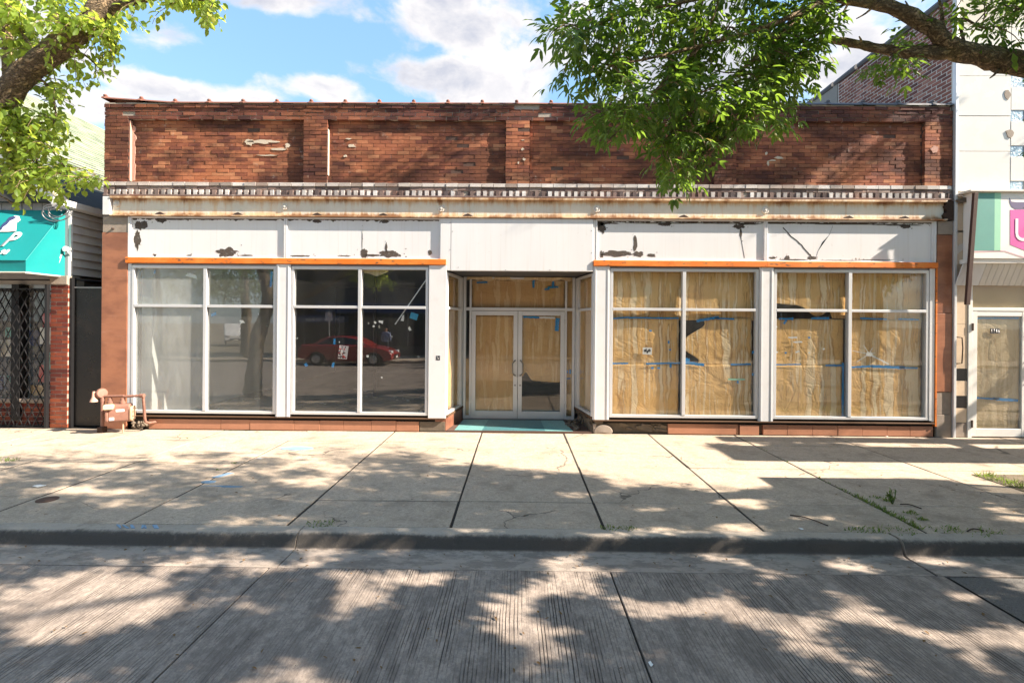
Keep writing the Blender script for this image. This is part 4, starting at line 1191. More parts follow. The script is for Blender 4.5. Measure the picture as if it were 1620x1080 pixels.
MB().tube([(xf, yf_ - .002, zfr), (xb, yb_ - .004, ztop)], .008, 6).build('seam', m['teal_cloth'], AW)
MB().tube([(-14, yf_ - .002, zfr), (xf, yf_ - .002, zfr)], .008, 6).build('seam', m['teal_cloth'], AW)
sd = Vector((0, yf_ - yb_, zfr - ztop)).normalized() * -1
nrm = Vector((1, 0, 0)).cross(sd).normalized()
def on_slope(px, py):
    d = ray(px, py); p0 = Vector((0, yf_, zfr))
    t = (p0 - CAM_POS).dot(nrm) / d.dot(nrm)
    return CAM_POS + d * t
o = on_slope(1, 389); lettering('lettering', 'P', m['white_print'], AW, o + nrm * .010, (1, 0, 0), sd, .46, shear=.18, wide=.78, bold=.03)
o = on_slope(-3, 403); lettering('lettering', '98', m['white_print'], AW, o + nrm * .010, (1, 0, 0), sd, .16, shear=.2, wide=.9, bold=.02)
def slope_poly(pts, mat, lift, nm):
    P = [on_slope(*q) for q in pts]
    mb = MB(); n_ = len(P)
    mb.v = [tuple(q + nrm * lift) for q in P] + [tuple(q + nrm * (lift + .003)) for q in P]
    mb.face(*range(n_)); mb.face(*range(2 * n_ - 1, n_ - 1, -1))
    for i in range(n_): mb.face(i, (i + 1) % n_, n_ + (i + 1) % n_, n_ + i)
    mb.build(nm, mat, AW)
slope_poly([(0, 367), (8, 356), (14, 350), (17, 345), (24, 342), (31, 343), (33, 349), (27, 353), (26, 366), (14, 367)], m['white_print'], .008, 'emblem')
slope_poly([(1, 362), (6, 354), (11, 351), (15, 345), (22, 343), (28, 344), (22, 348), (17, 350), (12, 356), (6, 360), (3, 365)], m['navy'], .0125, 'emblem_shading')
# folding gate
FG = empty('folding_gate', (-9.5, -.02, 0), 'black folding scissor security gate drawn across the left shop window', 'gate')
gz0, gz1 = .03, 2.52; gx0, gx1 = -10.6, -8.56
run = 1.30; stp = .148; k = 0
def clip_bar(xa, za, xb2, zb2, y):
    P = []
    for t in np.linspace(0, 1, 60):
        x_, z_ = xa + (xb2 - xa) * t, za + (zb2 - za) * t
        if gx0 <= x_ <= gx1: P.append((x_, z_))
    if len(P) < 4: return
    MB().bar((P[0][0], y, P[0][1]), (P[-1][0], y, P[-1][1]), .006, .019, up=(0, 1, 0)).build('lattice_bar', m['iron_black'], FG)
xq = gx0 - run
while xq < gx1:
    clip_bar(xq, gz0, xq + run, gz1, -.006); clip_bar(xq + run, gz0, xq, gz1, .008); xq += stp
bx('gate_post', m['iron_black'], FG, -8.555, -8.510, -.035, .02, 0, 2.60, bevel=.003)
bx('gate_post', m['iron_black'], FG, -10.66, -10.61, -.03, .02, 0, 2.60, bevel=.003)
bx('gate_rail', m['iron_black'], FG, -10.61, -8.556, .015, .03, 2.50, 2.535)
# dark sheet-metal door closing the gap
SG = empty('metal_gate', (-7.86, .12, 0), 'tall dark sheet-metal gate in the gap between pier and granite pilaster', 'gate')
bx('panel', m['gate_panel'], SG, -8.135, -7.535, .11, .135, .03, at(140, 456, .11).z)
bx('gate_stile', m['iron_black'], SG, -8.18, -8.136, .06, .15, 0, at(140, 440, .11).z, bevel=.003)
bx('gate_cap', m['aluminium_dark'], SG, -8.135, -7.535, .10, .145, at(140, 456, .11).z + .001, at(140, 454, .11).z + .004)
# cable coil and small lamp on the corner trim
CO = MB()
cc = at(93, 337, -.08)
for k in range(4):
    r_ = .155 + .02 * k
    pts = [(cc.x + .04 * math.sin(k * 2) + r_ * 1.15 * math.cos(a), -.09 - .012 * k + .02 * math.sin(a * 2), cc.z + .03 * math.cos(k * 3) + r_ * .62 * math.sin(a)) for a in np.linspace(0, 2 * math.pi, 30)]
    CO.tube(pts, .008, 6)
tag(CO.build('cable_coil', m['aluminium_dark'], None, smooth='all'), 'loops of grey cable hung beside the teal awning', 'cable')
lp = at(104, 394, .05)
LM = empty('wall_lamp', (lp.x, .1, lp.z - .1), 'small round pale security lamp on the corner of the gabled shop', 'lamp')
MB().lathe([(.0, -.02), (.045, -.02), (.055, 0), (.052, .02), (.0, .028)], lp, (0, -1, .2), 16).build('lamp_head', m['white_paint'], LM, smooth=True)
MB().tube([lp + Vector((0, .02, -.03)), lp + Vector((0, .08, -.10)), lp + Vector((0, .10, -.16))], .012, 6).build('bracket', m['aluminium_dark'], LM, smooth='all')
ww = MB()
for k in range(3):
    a = lp + Vector((-.05 - .02 * k, -.02, -.10)); ww.tube([a, a + Vector((-.04, -.02, -.18)), a + Vector((-.07 + .02 * k, -.01, -.36)), a + Vector((-.10, -.01, -.40))], .005, 5)
ww.build('wires', m['aluminium'], LM, smooth='all')

# ------------------------------------------------------------------ right neighbour: white panel building
RB = empty('panel_building', (10, .5, 0), 'two-storey building faced with white enamel panels beside the storefront', 'building')
RW = bx('wall', m['mortar_white'], RB, 7.86, 16, .03, 12, 0, 7.93)
# flank wall bricks above the lower roof (faces -x)
nb = 0; mbs = MB()
vs = brick_variants('brick', .05, .201, .054, m['brick_side'], j=.004)
fk = bx('flank_wall', m['mortar_white'], RB, 7.775, 7.86, .04, 3.30, 5.2, 7.90)
rows = brick_rows(.06, 3.28, 5.72, 7.90, .073, .222, .021)
for q in rows:
    z_in = q[2] > 5.95
    if abs(q[1] - q[0] - .201) < .002 and z_in and nb < 300:
        link('brick', rr.choice(vs), (7.795, (q[0] + q[1]) / 2, q[2]), fk); nb += 1
    else:
        hex_brick(mbs, 7.770 + rr.uniform(-.002, .002), 7.80, q[0], q[1], q[2], q[3])
mbs.build('brickwork', m['brick_side'], fk, fix=False, kind='stuff')
bx('flank_render', m['seam_grey'], RB, 7.762, 7.86, 3.31, 12, 5.2, 7.90)
for k in range(14):
    MB().tube([(7.80, .05 + k * .86, 7.93), (7.80, .05 + k * .86 + .80, 7.93)], [.085, .07], 8).build('coping_tile', m['coping_metal'], RB, smooth=True)
bx('edge_strip', m['aluminium'], RB, 7.752, 7.80, -.05, .03, .0, 8.0, bevel=.006)
# enamel panels and glass blocks
seams = [8.05] + [at(1550, y).z for y in (39, 121, 184, 240, 303)]
def panels(x0, x1, zs, nm='enamel_panel'):
    for a, b in zip(zs[:-1], zs[1:]):
        bx(nm, m['white_enamel'], RW, x0 + .004, x1 - .004, -.012 + rr.uniform(-.003, .003), .028, b + .004, a - .004, bevel=.004)
XA, XB_, XC = 7.803, at(1598, 200).x, at(1619, 200).x
panels(XA, XB_, seams)
gz = []
for y0, y1 in ((120, 138), (175, 192), (231, 248), (287, 304)):
    za, zb = at(1600, y0).z, at(1600, y1).z
    gz.append((za, zb))
    bx('glass_block', m['glass_block'], RW, XB_ + .006, XC, -.004, .028, zb, za, bevel=.006)
prev = 8.05
for za, zb in gz:
    panels(XB_, XC + .01, [prev, za]); prev = zb
panels(XC + .012, XC + 1.2, seams); panels(XC + 1.2, XC + 2.6, seams); panels(XC + 2.6, 16, seams)
for k, (px, py) in enumerate(((1594, 150), (1598, 210))):
    c = at(px, py, -.02); MB().prism(blob(c.x, c.z, .08, .10, 9, .5, 60 + k), -.022, -.008).build('broken_chip', m['stone_grey'], RW)
# ground floor tiles between edge strip and door
TX0, TX1 = 7.803, at(1529, 500).x
zz = [at(1520, y).z for y in (311, 365, 417, 449, 513, 583, 602, 626, 645, 668, 691)]
zz[-1] = 0.0
mt_ = ['cream_tile', 'cream_tile', 'cream_tile', 'cream_tile', 'cream_tile', 'black_tile', 'cream_tile', 'black_tile', 'cream_tile', 'stone_grey']
for a, b, t in zip(zz[:-1], zz[1:], mt_):
    bx('wall_tile', m[t], RW, TX0, TX1, -.018, .028, b + .003, a - .003 - (.03 if t == 'cream_tile' and a == zz[1] else 0), bevel=.003)
c = at(1520, 393, -.02); MB().prism([(c.x - .09, c.z - .07), (c.x - .06, c.z - .10), (c.x + .05, c.z - .01), (c.x + .06, c.z + .10), (c.x - .04, c.z + .06), (c.x - .08, c.z)], -.024, -.012).build('tile_break', m['mortar_white'], RW)
hx = at(1518, 550, -.02)
MB().tube([(hx.x - .06, -.018, at(1516, 533).z), (hx.x, -.07, at(1516, 533).z - .01), (hx.x + .01, -.075, at(1516, 550).z), (hx.x, -.07, at(1516, 574).z), (hx.x - .06, -.018, at(1516, 575).z)], .010, 8).build('pull_handle', m['rust_dark'], RB, smooth='all')
c = at(1521, 318, -.05)
MB().prism(blob(c.x, c.z, .13, .06, 14, .5, 71), -.09, -.02).build('broken_mortar', m['rubble'], RB)
# door
DD = empty('glazed_door', (8.6, .0, 0), 'white-framed glazed door with paper inside and number plate 1746', 'door')
dx0, dx1 = at(1529, 600).x + .004, at(1629, 600).x
zt = at(1570, 492).z
fr = MB().box(dx0, dx0 + .07, -.03, .028, 0, at(1570, 452).z).box(dx1 - .07, dx1, -.03, .028, 0, at(1570, 452).z).box(dx0 + .07, dx1 - .07, -.028, .028, zt, zt + .06)
fr.build('door_frame', m['door_white'], DD, bevel=.004)
bx('transom_pane', m['glass'], DD, dx0 + .07, dx1 - .07, -.012, -.006, zt + .06, at(1570, 450).z)
bx('transom_film', m['amber_film'], DD, dx0 + .07, dx1 - .07, .01, .02, zt + .062, at(1570, 450).z)
e0, e1 = dx0 + .075, dx1 - .075
dl = MB().box(e0, e0 + .085, -.024, .02, .02, zt - .005).box(e1 - .085, e1, -.024, .02, .02, zt - .005).box(e0 + .085, e1 - .085, -.022, .02, .02, .16).box(e0 + .085, e1 - .085, -.022, .02, zt - .09, zt - .005)
dl.build('door_leaf', m['door_white'], DD, bevel=.005)
bx('pane', m['glass'], DD, e0 + .08, e1 - .08, -.006, -.001, .155, zt - .085)
for z in (.18, 1.90): bx('hinge', m['rust_dark'], DD, e0 - .02, e0 + .006, -.045, -.024, z, z + .13)
MB().tube([(e1 - .04, -.02, .95), (e1 - .04, -.07, .98), (e1 - .04, -.075, 1.05), (e1 - .04, -.075, 1.25), (e1 - .04, -.07, 1.32), (e1 - .04, -.02, 1.35)], .012, 8).build('handle', m['door_white'], DD, smooth='all')
c = at(1567, 527, -.012)
for k, ch in enumerate('1746'):
    bx('number_plate', m['sticker_dark'], DD, c.x + k * .042, c.x + k * .042 + .038, -.0115, -.0065, c.z - .005, c.z + .085)
    lettering('numeral', ch, m['white_print'], DD, (c.x + k * .042 + .006, -.0118, c.z + .012), (1, 0, 0), (0, 0, 1), .085, .002, wide=.62, bold=.01)
# sign box and slatted skirt
SGN = empty('sign_box', (9.5, -.3, 3), 'white sign box with teal stripe and pink shield above the glazed door', 'sign')
SYF = -.24
s0 = at(1541, 350, SYF).x; zt1, zt0 = at(1570, 304, SYF).z, at(1570, 409, SYF).z
bx('box', m['sign_white'], SGN, s0, 12.5, SYF, -.02, zt0, zt1, bevel=.005)
tb = at(1573, 350, SYF).x; tg = at(1583, 350, SYF).x; zb_ = at(1570, 397, SYF).z
bx('stripe', m['sign_teal'], SGN, s0 + .004, tb, SYF - .003, SYF + .02, zb_, zt1 - .012)
bx('stripe', m['sign_green'], SGN, tb + .001, tg, SYF - .003, SYF + .02, zb_, zt1 - .012)
P = [at(x_, y_, SYF) for x_, y_ in ((1598, 332), (1661, 332), (1661, 378), (1630, 400), (1598, 387))]
MB().prism([(q.x, q.z) for q in P], SYF - .003, SYF + .02).build('shield', m['sign_pink'], SGN)
P = [at(x_, y_, SYF) for x_, y_ in ((1597, 313), (1600, 319), (1608, 320), (1661, 320), (1661, 331), (1606, 331), (1600, 327), (1597, 320))]
MB().prism([(q.x, q.z) for q in P], SYF - .003, SYF + .02).build('swash', m['sign_purple'], SGN)
o = at(1603, 381, SYF); lettering('lettering', 'U', m['white_print'], SGN, (o.x, SYF - .0045, o.z), (1, 0, 0), (0, 0, 1), .56, .003, wide=.85, bold=.0)
P = [at(x_, y_, SYF) for x_, y_ in ((1541, 397), (1590, 396), (1625, 408), (1625, 410), (1589, 398), (1541, 399))]
MB().prism([(q.x, q.z) for q in P], SYF - .003, SYF + .02).build('pink_rule', m['pink_line'], SGN)
bx('flashing', m['off_white'], SGN, s0 - .10, 12.5, SYF - .04, .0, zt1 + .001, zt1 + .035, bevel=.004)
bx('lower_rail', m['sign_white'], SGN, s0 - .06, 12.5, SYF + .02, -.02, zt0 - .075, zt0 - .002, bevel=.004)
pa, pb = at(1543, 305, SYF - .05), at(1530, 482, SYF + .02)
MB().bar(pa, pb, .07, .05, up=(0, 1, 0)).build('brown_post', m['brown_post'], SGN, bevel=.004)
za, zb = zt0 - .077, at(1570, 452, -.05).z
x = s0 - .13; k = 0
while x < 12.4:
    w_ = .11 if k == 0 else .30 if k == 1 else .105
    MB().hexa([(x - .05, -.08, zb), (x + w_ - .055, -.08, zb), (x + w_ - .055, -.06, zb), (x - .05, -.06, zb), (x + .0, SYF + .05, za), (x + w_ - .005, SYF + .05, za), (x + w_ - .005, SYF + .07, za), (x, SYF + .07, za)]).build('skirt_slat', m['off_white' if k > 1 else 'white_paint'], SGN, bevel=.003)
    x += w_; k += 1

# ------------------------------------------------------------------ gas meter
GM = empty('gas_meter', (-6.95, -.3, 0), 'copper-painted gas meter with pipes standing at the foot of the granite pilaster', 'gas meter')
def G(px, py, y=-.30): return at(px, py, y)
cp = m['copper_paint']
# upright inlet pipe and regulator
p0, p1 = G(162, 676), G(163, 634)
MB().tube([(p0.x, -.30, 0), (p0.x, -.30, p1.z)], .028, 12).build('inlet_pipe', cp, GM, smooth=True)
bx('pipe_foot', m['rust_dark'], GM, p0.x - .05, p0.x + .05, -.36, -.25, 0, .10, bevel=.008)
rg = G(161, 622)
MB().lathe([(.02, -.03), (.075, -.03), (.09, -.012), (.09, .012), (.075, .03), (.03, .035)], (rg.x, -.30, rg.z), (1, -.55, .15), 20).build('regulator', cp, GM, smooth=True)
MB().lathe([(.02, .05), (.026, .0), (.03, -.05), (.055, -.10), (.06, -.13), (.02, -.135)], (rg.x - .09, -.36, rg.z - .01), (0, 0, 1), 16).build('vent_cap', m['plaster_pink'], GM, smooth=True)
MB().tube([(rg.x - .11, -.36, rg.z + .0), (rg.x + .0, -.32, rg.z)], .03, 10).build('vent_elbow', cp, GM, smooth=True)
MB().tube([(rg.x, -.30, rg.z), (rg.x + .02, -.30, G(165, 628).z), (p0.x, -.30, p1.z - .02)], .034, 10).build('union', cp, GM, smooth=True)
hp = [(p0.x, -.30, G(165, 627).z), (G(196, 627).x, -.30, G(196, 626).z)]
MB().tube(hp, .022, 10).build('cross_pipe', cp, GM, smooth=True)
for px in (174, 194):
    q = G(px, 630)
    MB().lathe([(.030, -.09), (.046, -.088), (.046, -.05), (.032, -.045), (.032, .01), (.02, .012)], (q.x, -.30, q.z), (0, 0, 1), 14).build('swivel_nut', cp, GM, smooth=True)
a, b = G(196, 627), G(224, 626)
MB().tube([(a.x, -.30, a.z), (b.x - .05, -.28, b.z), (b.x - .01, -.27, b.z - .01), (b.x, -.26, b.z - .05), (b.x, -.22, .24), (b.x, -.20, .17), (b.x + .02, -.14, .14), (b.x + .04, .04, .13)], .023, 10).build('outlet_pipe', cp, GM, smooth=True)
MB().lathe([(.034, -.035), (.036, .035), (.025, .037)], (b.x - .01, -.275, b.z), (1, 0, 0), 12).build('elbow', cp, GM, smooth=True)
# body: two halves of a rounded case, turned a little
rot = Euler((0, 0, R(24))).to_matrix()
bc = G(191, 652); bc.y = -.32
bd = MB()
def rounded(cx, cz, w_, h_, r_, n_=5):
    out = []
    for sx_, sz_, a0 in ((1, 1, 0), (-1, 1, 90), (-1, -1, 180), (1, -1, 270)):
        for k in range(n_ + 1):
            an = R(a0 + 90 * k / n_); out.append((cx + sx_ * (w_ - r_) + r_ * math.cos(an), cz + sz_ * (h_ - r_) + r_ * math.sin(an)))
    return out
fnr = lambda u, v, d: tuple(bc + rot @ Vector((u, d, v)))
fns = lambda u, v, d: tuple(bc + rot @ Vector((d, u, v)))
MB().prism(rounded(0, 0, .10, .155, .05), -.15, .17, fn=fns).build('case', m['copper_paint'], GM, smooth=True, bevel=.02)
MB().prism(rounded(0, -.02, .115, .13, .06), .16, .205, fn=fns).build('case_flange', m['meter_tan'], GM, smooth=True, bevel=.012)
MB().prism(rounded(0, -.02, .112, .13, .05), -.185, -.14, fn=fns).build('case_flange', cp, GM, smooth=True, bevel=.012)
for an in range(0, 360, 40):
    for yy in (.21, -.19):
        q = Vector((yy, .098 * math.cos(R(an)), -.02 + .115 * math.sin(R(an))))
        MB().lathe([(.009, -.008), (.009, .008), (.004, .01)], bc + rot @ q, rot @ Vector((1 if yy > 0 else -1, 0, 0)), 6).build('bolt', m['rust_dark'], GM)
MB().prism(rounded(.0, 0, .075, .045, .03), -.03, .06, fn=lambda u, v, d: tuple(bc + rot @ Vector((u - .13, d - .13, v + .12)))).build('index_housing', m['meter_dial'], GM, smooth=True, bevel=.012)
MB().prism(rounded(.03, .05, .06, .02, .004), -.104, -.1, fn=fnr).build('label_plate', m['sticker_white'], GM)
MB().prism(rounded(-.09, -.09, .035, .025, .004), -.104, -.1, fn=fnr).build('label_plate', m['sticker_white'], GM)
MB().tube([bc + Vector((.06, 0, -.14)), (bc.x + .06, bc.y, 0)], .014, 8).build('support_leg', m['meter_tan'], GM, smooth=True)

# ------------------------------------------------------------------ kraft paper behind the glass
def sheet(name, label, x0, x1, z0, z1, y, mat, seed, wr=.010, left=None, bottom=None, group='kraft paper sheets masking the glass', ry=None):
    nu, nv = 28, 28
    def fn(u, v):
        z = z0 + (z1 - z0) * v
        if bottom: z = bottom(u) + (z1 - bottom(u)) * v
        xa = left(v) if left else x0
        x = xa + (x1 - xa) * u
        p = Vector((x * 2.2 + seed * 7.7, z * 2.2, seed * 3.1))
        dy = wr * (mnoise.noise(p) * 1.2 + .8 * abs(mnoise.noise(p * 2.3)) + .5 * mnoise.noise(p * 4.5) + .25 * mnoise.noise(p * 10))
        e = .012 * mnoise.noise(Vector((seed, u * 6, v * 6)))
        return (x + (e if u in (0, 1) else 0), (y if ry is None else ry(u)) + dy, z + (e if v in (0, 1) else 0))
    o = MB().grid(nu, nv, fn).build(name, mat, None, smooth='all', fix=False)
    sm = o.modifiers.new('thick', 'SOLIDIFY'); sm.thickness = .0015
    return tag(o, label, 'paper sheet', group)
def tape(parent, x0, z0, x1, z1, y, w_=.026, mat='tape_blue', rag=.5):
    n_ = 14; mb = MB(); up, dn = [], []
    for k in range(n_ + 1):
        t = k / n_
        c = Vector((x0 + (x1 - x0) * t, 0, z0 + (z1 - z0) * t))
        d = Vector((x1 - x0, 0, z1 - z0)).normalized(); nn = Vector((-d.z, 0, d.x))
        j1, j2 = 1 + rag * mnoise.noise(Vector((x0 * 9 + k * .7, z0 * 5, 1))), 1 + rag * mnoise.noise(Vector((x0 * 9 + k * .7, z0 * 5, 5)))
        a, b = c + nn * w_ / 2 * j1, c - nn * w_ / 2 * j2
        up.append((a.x, a.z)); dn.append((b.x, b.z))
    mb.prism(up + dn[::-1], y, y + .0012)
    return mb.build('tape_strip', m[mat], parent)
bays = [(1.71, 2.955, 'first'), (3.015, 4.27, 'second'), (4.63, 5.905, 'third'), (5.965, 7.29, 'fourth')]
YU, YM, YL = .105, .075, .066
for k, (a, b, nm) in enumerate(bays):
    bt = None
    if k == 2: bt = (lambda u: 2.36 - .06 * u + (.16 * math.exp(-((u - .62) / .16) ** 2)) * -1.2 if u < .80 else 2.10)
    up = sheet('kraft_sheet', f'brown kraft paper filling the top light of the {nm} papered bay right of the entrance', a - .02, b + .02, 2.05, 2.93, YU, m['kraft'], 11 + k, .016, bottom=bt)
    lf = None
    if k == 1: lf = lambda v: 3.02 + .24 * math.exp(-((v - .14) / .15) ** 2) + .34 * math.exp(-((v - .90) / .22) ** 2) + .03 * math.sin(v * 9)
    md = sheet('kraft_sheet', f'brown kraft paper across the middle of the {nm} papered bay right of the entrance', a + .01, b - .03, 1.18, 2.085, YM, m['kraft'], 21 + k, .013, left=lf)
    lo = sheet('kraft_sheet', f'water-stained kraft paper at the bottom of the {nm} papered bay right of the entrance', a + .005, b - .035, .315, 1.245, YL, m['kraft'], 31 + k, .010)
    L = b - a
    ty = YM - .022; tz = 2.085
    ty2 = YL - .020; tz2 = 1.255
    if k == 0:
        tape(md, a + .02, tz - .02, a + .32, tz + .01, ty); tape(md, a + .30, tz, b - .04, tz - .005, ty)
        tape(lo, a + .01, tz2, a + .30, tz2 + .005, ty2, .03); tape(lo, a + .62, tz2 + .0, b - .01, tz2 + .02, ty2, .03)
        for (px, py, w2, h2) in ((1029, 523, .05, .03), (1058, 541, .03, .05), (1060, 553, .03, .03), (1032, 582, .05, .035), (1042, 582, .05, .03), (1061, 578, .04, .08)):
            c = at(px, py, ty2); tape(md, c.x - w2 / 2, c.z, c.x + w2 / 2, c.z, ty2 - .001, h2)
    if k == 1:
        tape(md, a + .22, tz - .05, a + .62, tz + .02, ty, .05); tape(md, a + .55, tz + .0, b - .36, tz - .01, ty, .03)
        tape(lo, a + .0, tz2 + .03, a + .36, tz2 - .01, ty2, .05); tape(lo, b - .42, tz2, b - .06, tz2 + .01, ty2, .03)
        c = at(1086, 571, ty2); tape(lo, c.x - .03, c.z, c.x + .06, c.z, ty2 - .001, .10)
        for (px, py) in ((1191, 557), (1191, 592), (1167, 604)):
            c = at(px, py, ty2); tape(lo, c.x - .015, c.z, c.x + .02, c.z, ty2 - .001, .05)
        c = at(1166, 600, ty2); tape(lo, c.x - .16, c.z, c.x + .14, c.z, ty2 - .0005, .03, 'sign_green')
    if k == 2:
        tape(md, a + .08, tz + .0, a + .34, tz, ty, .035); tape(md, a + .66, tz + .01, a + .98, tz + .015, ty, .04)
        tape(lo, a + .0, tz2 + .0, a + .48, tz2 + .015, ty2, .022); tape(lo, a + .92, tz2, b - .02, tz2 + .0, ty2, .03)
        tape(lo, b - .045, .34, b - .045, tz2 + .05, ty2 - .001, .04)
        c = at(1240, 508, ty); tape(md, c.x, c.z - .05, c.x + .05, c.z + .03, ty - .002, .04)
        for (px, py, mt2) in ((1254, 534, 'sticker_white'), (1262, 541, 'sticker_white'), (1280, 534, 'tape_blue'), (1243, 558, 'tape_blue'), (1228, 517, 'sticker_white'), (1229, 557, 'sticker_white'), (1263, 556, 'sticker_white'), (1280, 558, 'sticker_white'), (1303, 552, 'sticker_white'), (1260, 557, 'sticker_white')):
            c = at(px, py, ty); w2 = .16 if py in (534, 541) and mt2 == 'sticker_white' else .035
            tape(md, c.x - w2 / 2, c.z, c.x + w2 / 2, c.z + .005, ty - .002, .03, mt2, .8)
    if k == 3:
        tape(md, a + .20, tz + .02, a + .68, tz + .005, ty, .03); tape(md, a + .88, tz + .01, b - .08, tz + .005, ty, .03)
        tape(lo, a + .01, tz2 - .03, a + .42, tz2 - .01, ty2, .035); tape(lo, a + .40, tz2 - .01, a + 1.0, tz2 - .03, ty2, .05); tape(lo, a + .90, tz2 - .03, b - .1, tz2 - .035, ty2, .03)
        c = at(1375, 560, ty)
        for (dx_, dz_, L2) in ((.35, -.18, 1), (-.30, .06, 1), (-.22, -.14, 1), (.06, .12, 1), (.10, .02, 1), (-.1, .16, 1)):
            tape(md, c.x, c.z, c.x + dx_, c.z + dz_, ty - .002, .030 if dx_ == .35 else .010, 'sticker_white', .8)
        tape(md, c.x - .05, c.z + .01, c.x + .05, c.z - .02, ty - .003, .07, 'sticker_white', .9)
# black-and-white sticker on the first papered bay
c = at(1024, 555, .04)
ST = empty('window_sticker', (c.x, .05, c.z - .07), 'small white sticker with black scribble stuck on brown papered window', 'sticker')
MB().prism([(c.x - .085, c.z - .06), (c.x + .08, c.z - .07), (c.x + .085, c.z + .06), (c.x - .08, c.z + .065)], .036, .040).build('backing', m['sticker_white'], ST)
for k in range(5):
    MB().prism(blob(c.x - .045 + .022 * k, c.z + .02 * math.sin(k * 2.2), .018, .035, 8, .5, 90 + k), .034, .0365).build('scribble', m['sticker_dark'], ST)
# entrance papers
yd = DY + .075
sheet('kraft_sheet', 'creased kraft paper filling the glass of the door leaf at the left', -.85, -.06, .18, 2.14, yd, m['kraft_plain'], 51, .014)
pr = sheet('kraft_sheet', 'creased kraft paper in the door leaf at the right, ending above a dark gap', .09, .89, .78, 2.14, yd, m['kraft_plain'], 52, .014, bottom=lambda u: .82 - .05 * u + .16 * math.exp(-((u - .12) / .10) ** 2))
tape(pr, .12, 2.10, .45, 2.09, yd - .022, .035); tape(pr, .44, 2.09, .76, 2.085, yd - .022, .035, 'sticker_white'); tape(pr, .80, 1.82, .82, 2.08, yd - .023, .08)
pt = sheet('kraft_sheet', 'kraft paper filling the long light above the entrance doors', -.92, .96, 2.29, 2.84, yd + .01, m['kraft_plain'], 53, .012)
for x, z, L_, hz in ((-.72, 2.79, .22, 1), (.32, 2.77, .0, 0), (.72, 2.70, .22, 1), (.72, 2.78, .0, 0), (.60, 2.66, .1, 1)):
    if hz: tape(pt, x - L_ / 2, z, x + L_ / 2, z + .01, yd - .015, .035)
    else: tape(pt, x, z - .08, x + .01, z + .08, yd - .014, .045)
sheet('kraft_sheet', 'narrow kraft paper strip in the sidelight left of the doors', -1.04, -.96, .10, 1.25, yd, m['kraft_plain'], 54, .006)
s2 = sheet('kraft_sheet', 'narrow kraft paper strip in the sidelight right of the doors', 1.0, 1.12, .10, 2.84, yd, m['kraft_plain'], 55, .006)
tape(s2, 1.01, 1.0, 1.04, 1.0, yd - .016, .06); tape(s2, 1.06, 1.0, 1.10, 1.0, yd - .016, .09); tape(s2, 1.01, .86, 1.09, .86, yd - .016, .025)
pf = sheet('kraft_roll', 'crumpled roll of kraft paper sagging under the entrance soffit', -1.02, 1.10, 2.80, 2.90, DY - .02, m['kraft_pale'], 56, .03, bottom=lambda u: 2.83 + .012 * math.sin(u * 23) + .01 * math.sin(u * 51))
sheet('kraft_sheet', 'kraft paper inside the angled return window right of the entrance', 1.23, 1.42, .35, 2.84, .5, m['kraft_plain'], 57, .006, ry=lambda u: 1.02 - .95 * u)
sheet('kraft_sheet', 'dim kraft paper inside the angled return window left of the entrance', -1.33, -1.16, .35, 2.84, .5, m['kraft_plain'], 58, .006, ry=lambda u: .06 + .96 * u)
pn = sheet('kraft_sheet', 'pale creased kraft paper inside the white glazed door numbered 1746', e0 + .09, e1 - .10, .17, zt - .10, .018, m['kraft_pale'], 59, .008)
tape(pn, e0 + .10, zt - .13, e1 - .12, zt - .12, .003, .03); tape(pn, e0 + .09, .70, e0 + .50, .685, .003, .03); tape(pn, e0 + .40, .69, e1 - .12, .66, .003, .05)
# bits left on the clear windows
def bit(name, label, cat, px, py, w_, h_, ang, mat, y=.038, jag=.25, seed=0, n_=9):
    c = at(px, py, y)
    rr2 = random.Random(seed + 500)
    P = []
    ca, sa = math.cos(R(ang)), math.sin(R(ang))
    base = [(-1, -1), (0, -1), (1, -1), (1, 0), (1, 1), (0, 1), (-1, 1), (-1, 0)]
    for u, v in base:
        u2, v2 = u * w_ * (1 - jag * rr2.random()), v * h_ * (1 - jag * rr2.random())
        P.append((c.x + u2 * ca - v2 * sa, c.z + u2 * sa + v2 * ca))
    return tag(MB().prism(P, y - .001, y + .001).build(name, m[mat], None), label, cat)
bit('tape_scrap', 'short blue tape scrap high in the top light of the milky bay at far left', 'tape', 245, 430, .02, .04, -15, 'tape_blue', seed=1)
bit('tape_scrap', 'long vertical blue tape strip in the top light beside the white column', 'tape', 429, 442, .022, .15, -4, 'tape_blue', seed=2, jag=.1)
bit('tape_scrap', 'blue tape scrap tilted just under the transom bar of the second bay', 'tape', 338, 497, .06, .03, 22, 'tape_blue', seed=3)
bit('paper_scrap', 'white triangular paper scrap in the second bay from left', 'scrap', 383, 509, .05, .04, 20, 'sticker_white', seed=4, jag=.6)
bit('paper_scrap', 'crinkled white film scrap at the head of the leftmost bay', 'scrap', 303, 436, .14, .05, -15, 'sticker_white', seed=5, jag=.5)
bit('tape_scrap', 'upright blue tape scrap above the flyer in the dark window', 'tape', 529, 540, .022, .055, -3, 'tape_blue', seed=6)
bit('tape_scrap', 'blue tape scrap low at the left of the dark window', 'tape', 484, 577, .03, .035, 30, 'tape_blue', seed=7)
bit('tape_scrap', 'blue tape scrap below the flyer in the dark window', 'tape', 527, 577, .025, .05, -15, 'tape_blue', seed=8)
bit('tape_scrap', 'thin blue tape line low on the edge of the window next to the entrance column', 'tape', 673, 625, .010, .22, 0, 'tape_blue', seed=9, jag=.1)
bit('blue_notice', 'tilted cyan notice stuck high in the dark pane beside the entrance column', 'notice', 655, 500, .075, .06, -18, 'bank_cyan', y=.05, seed=10, jag=.1)
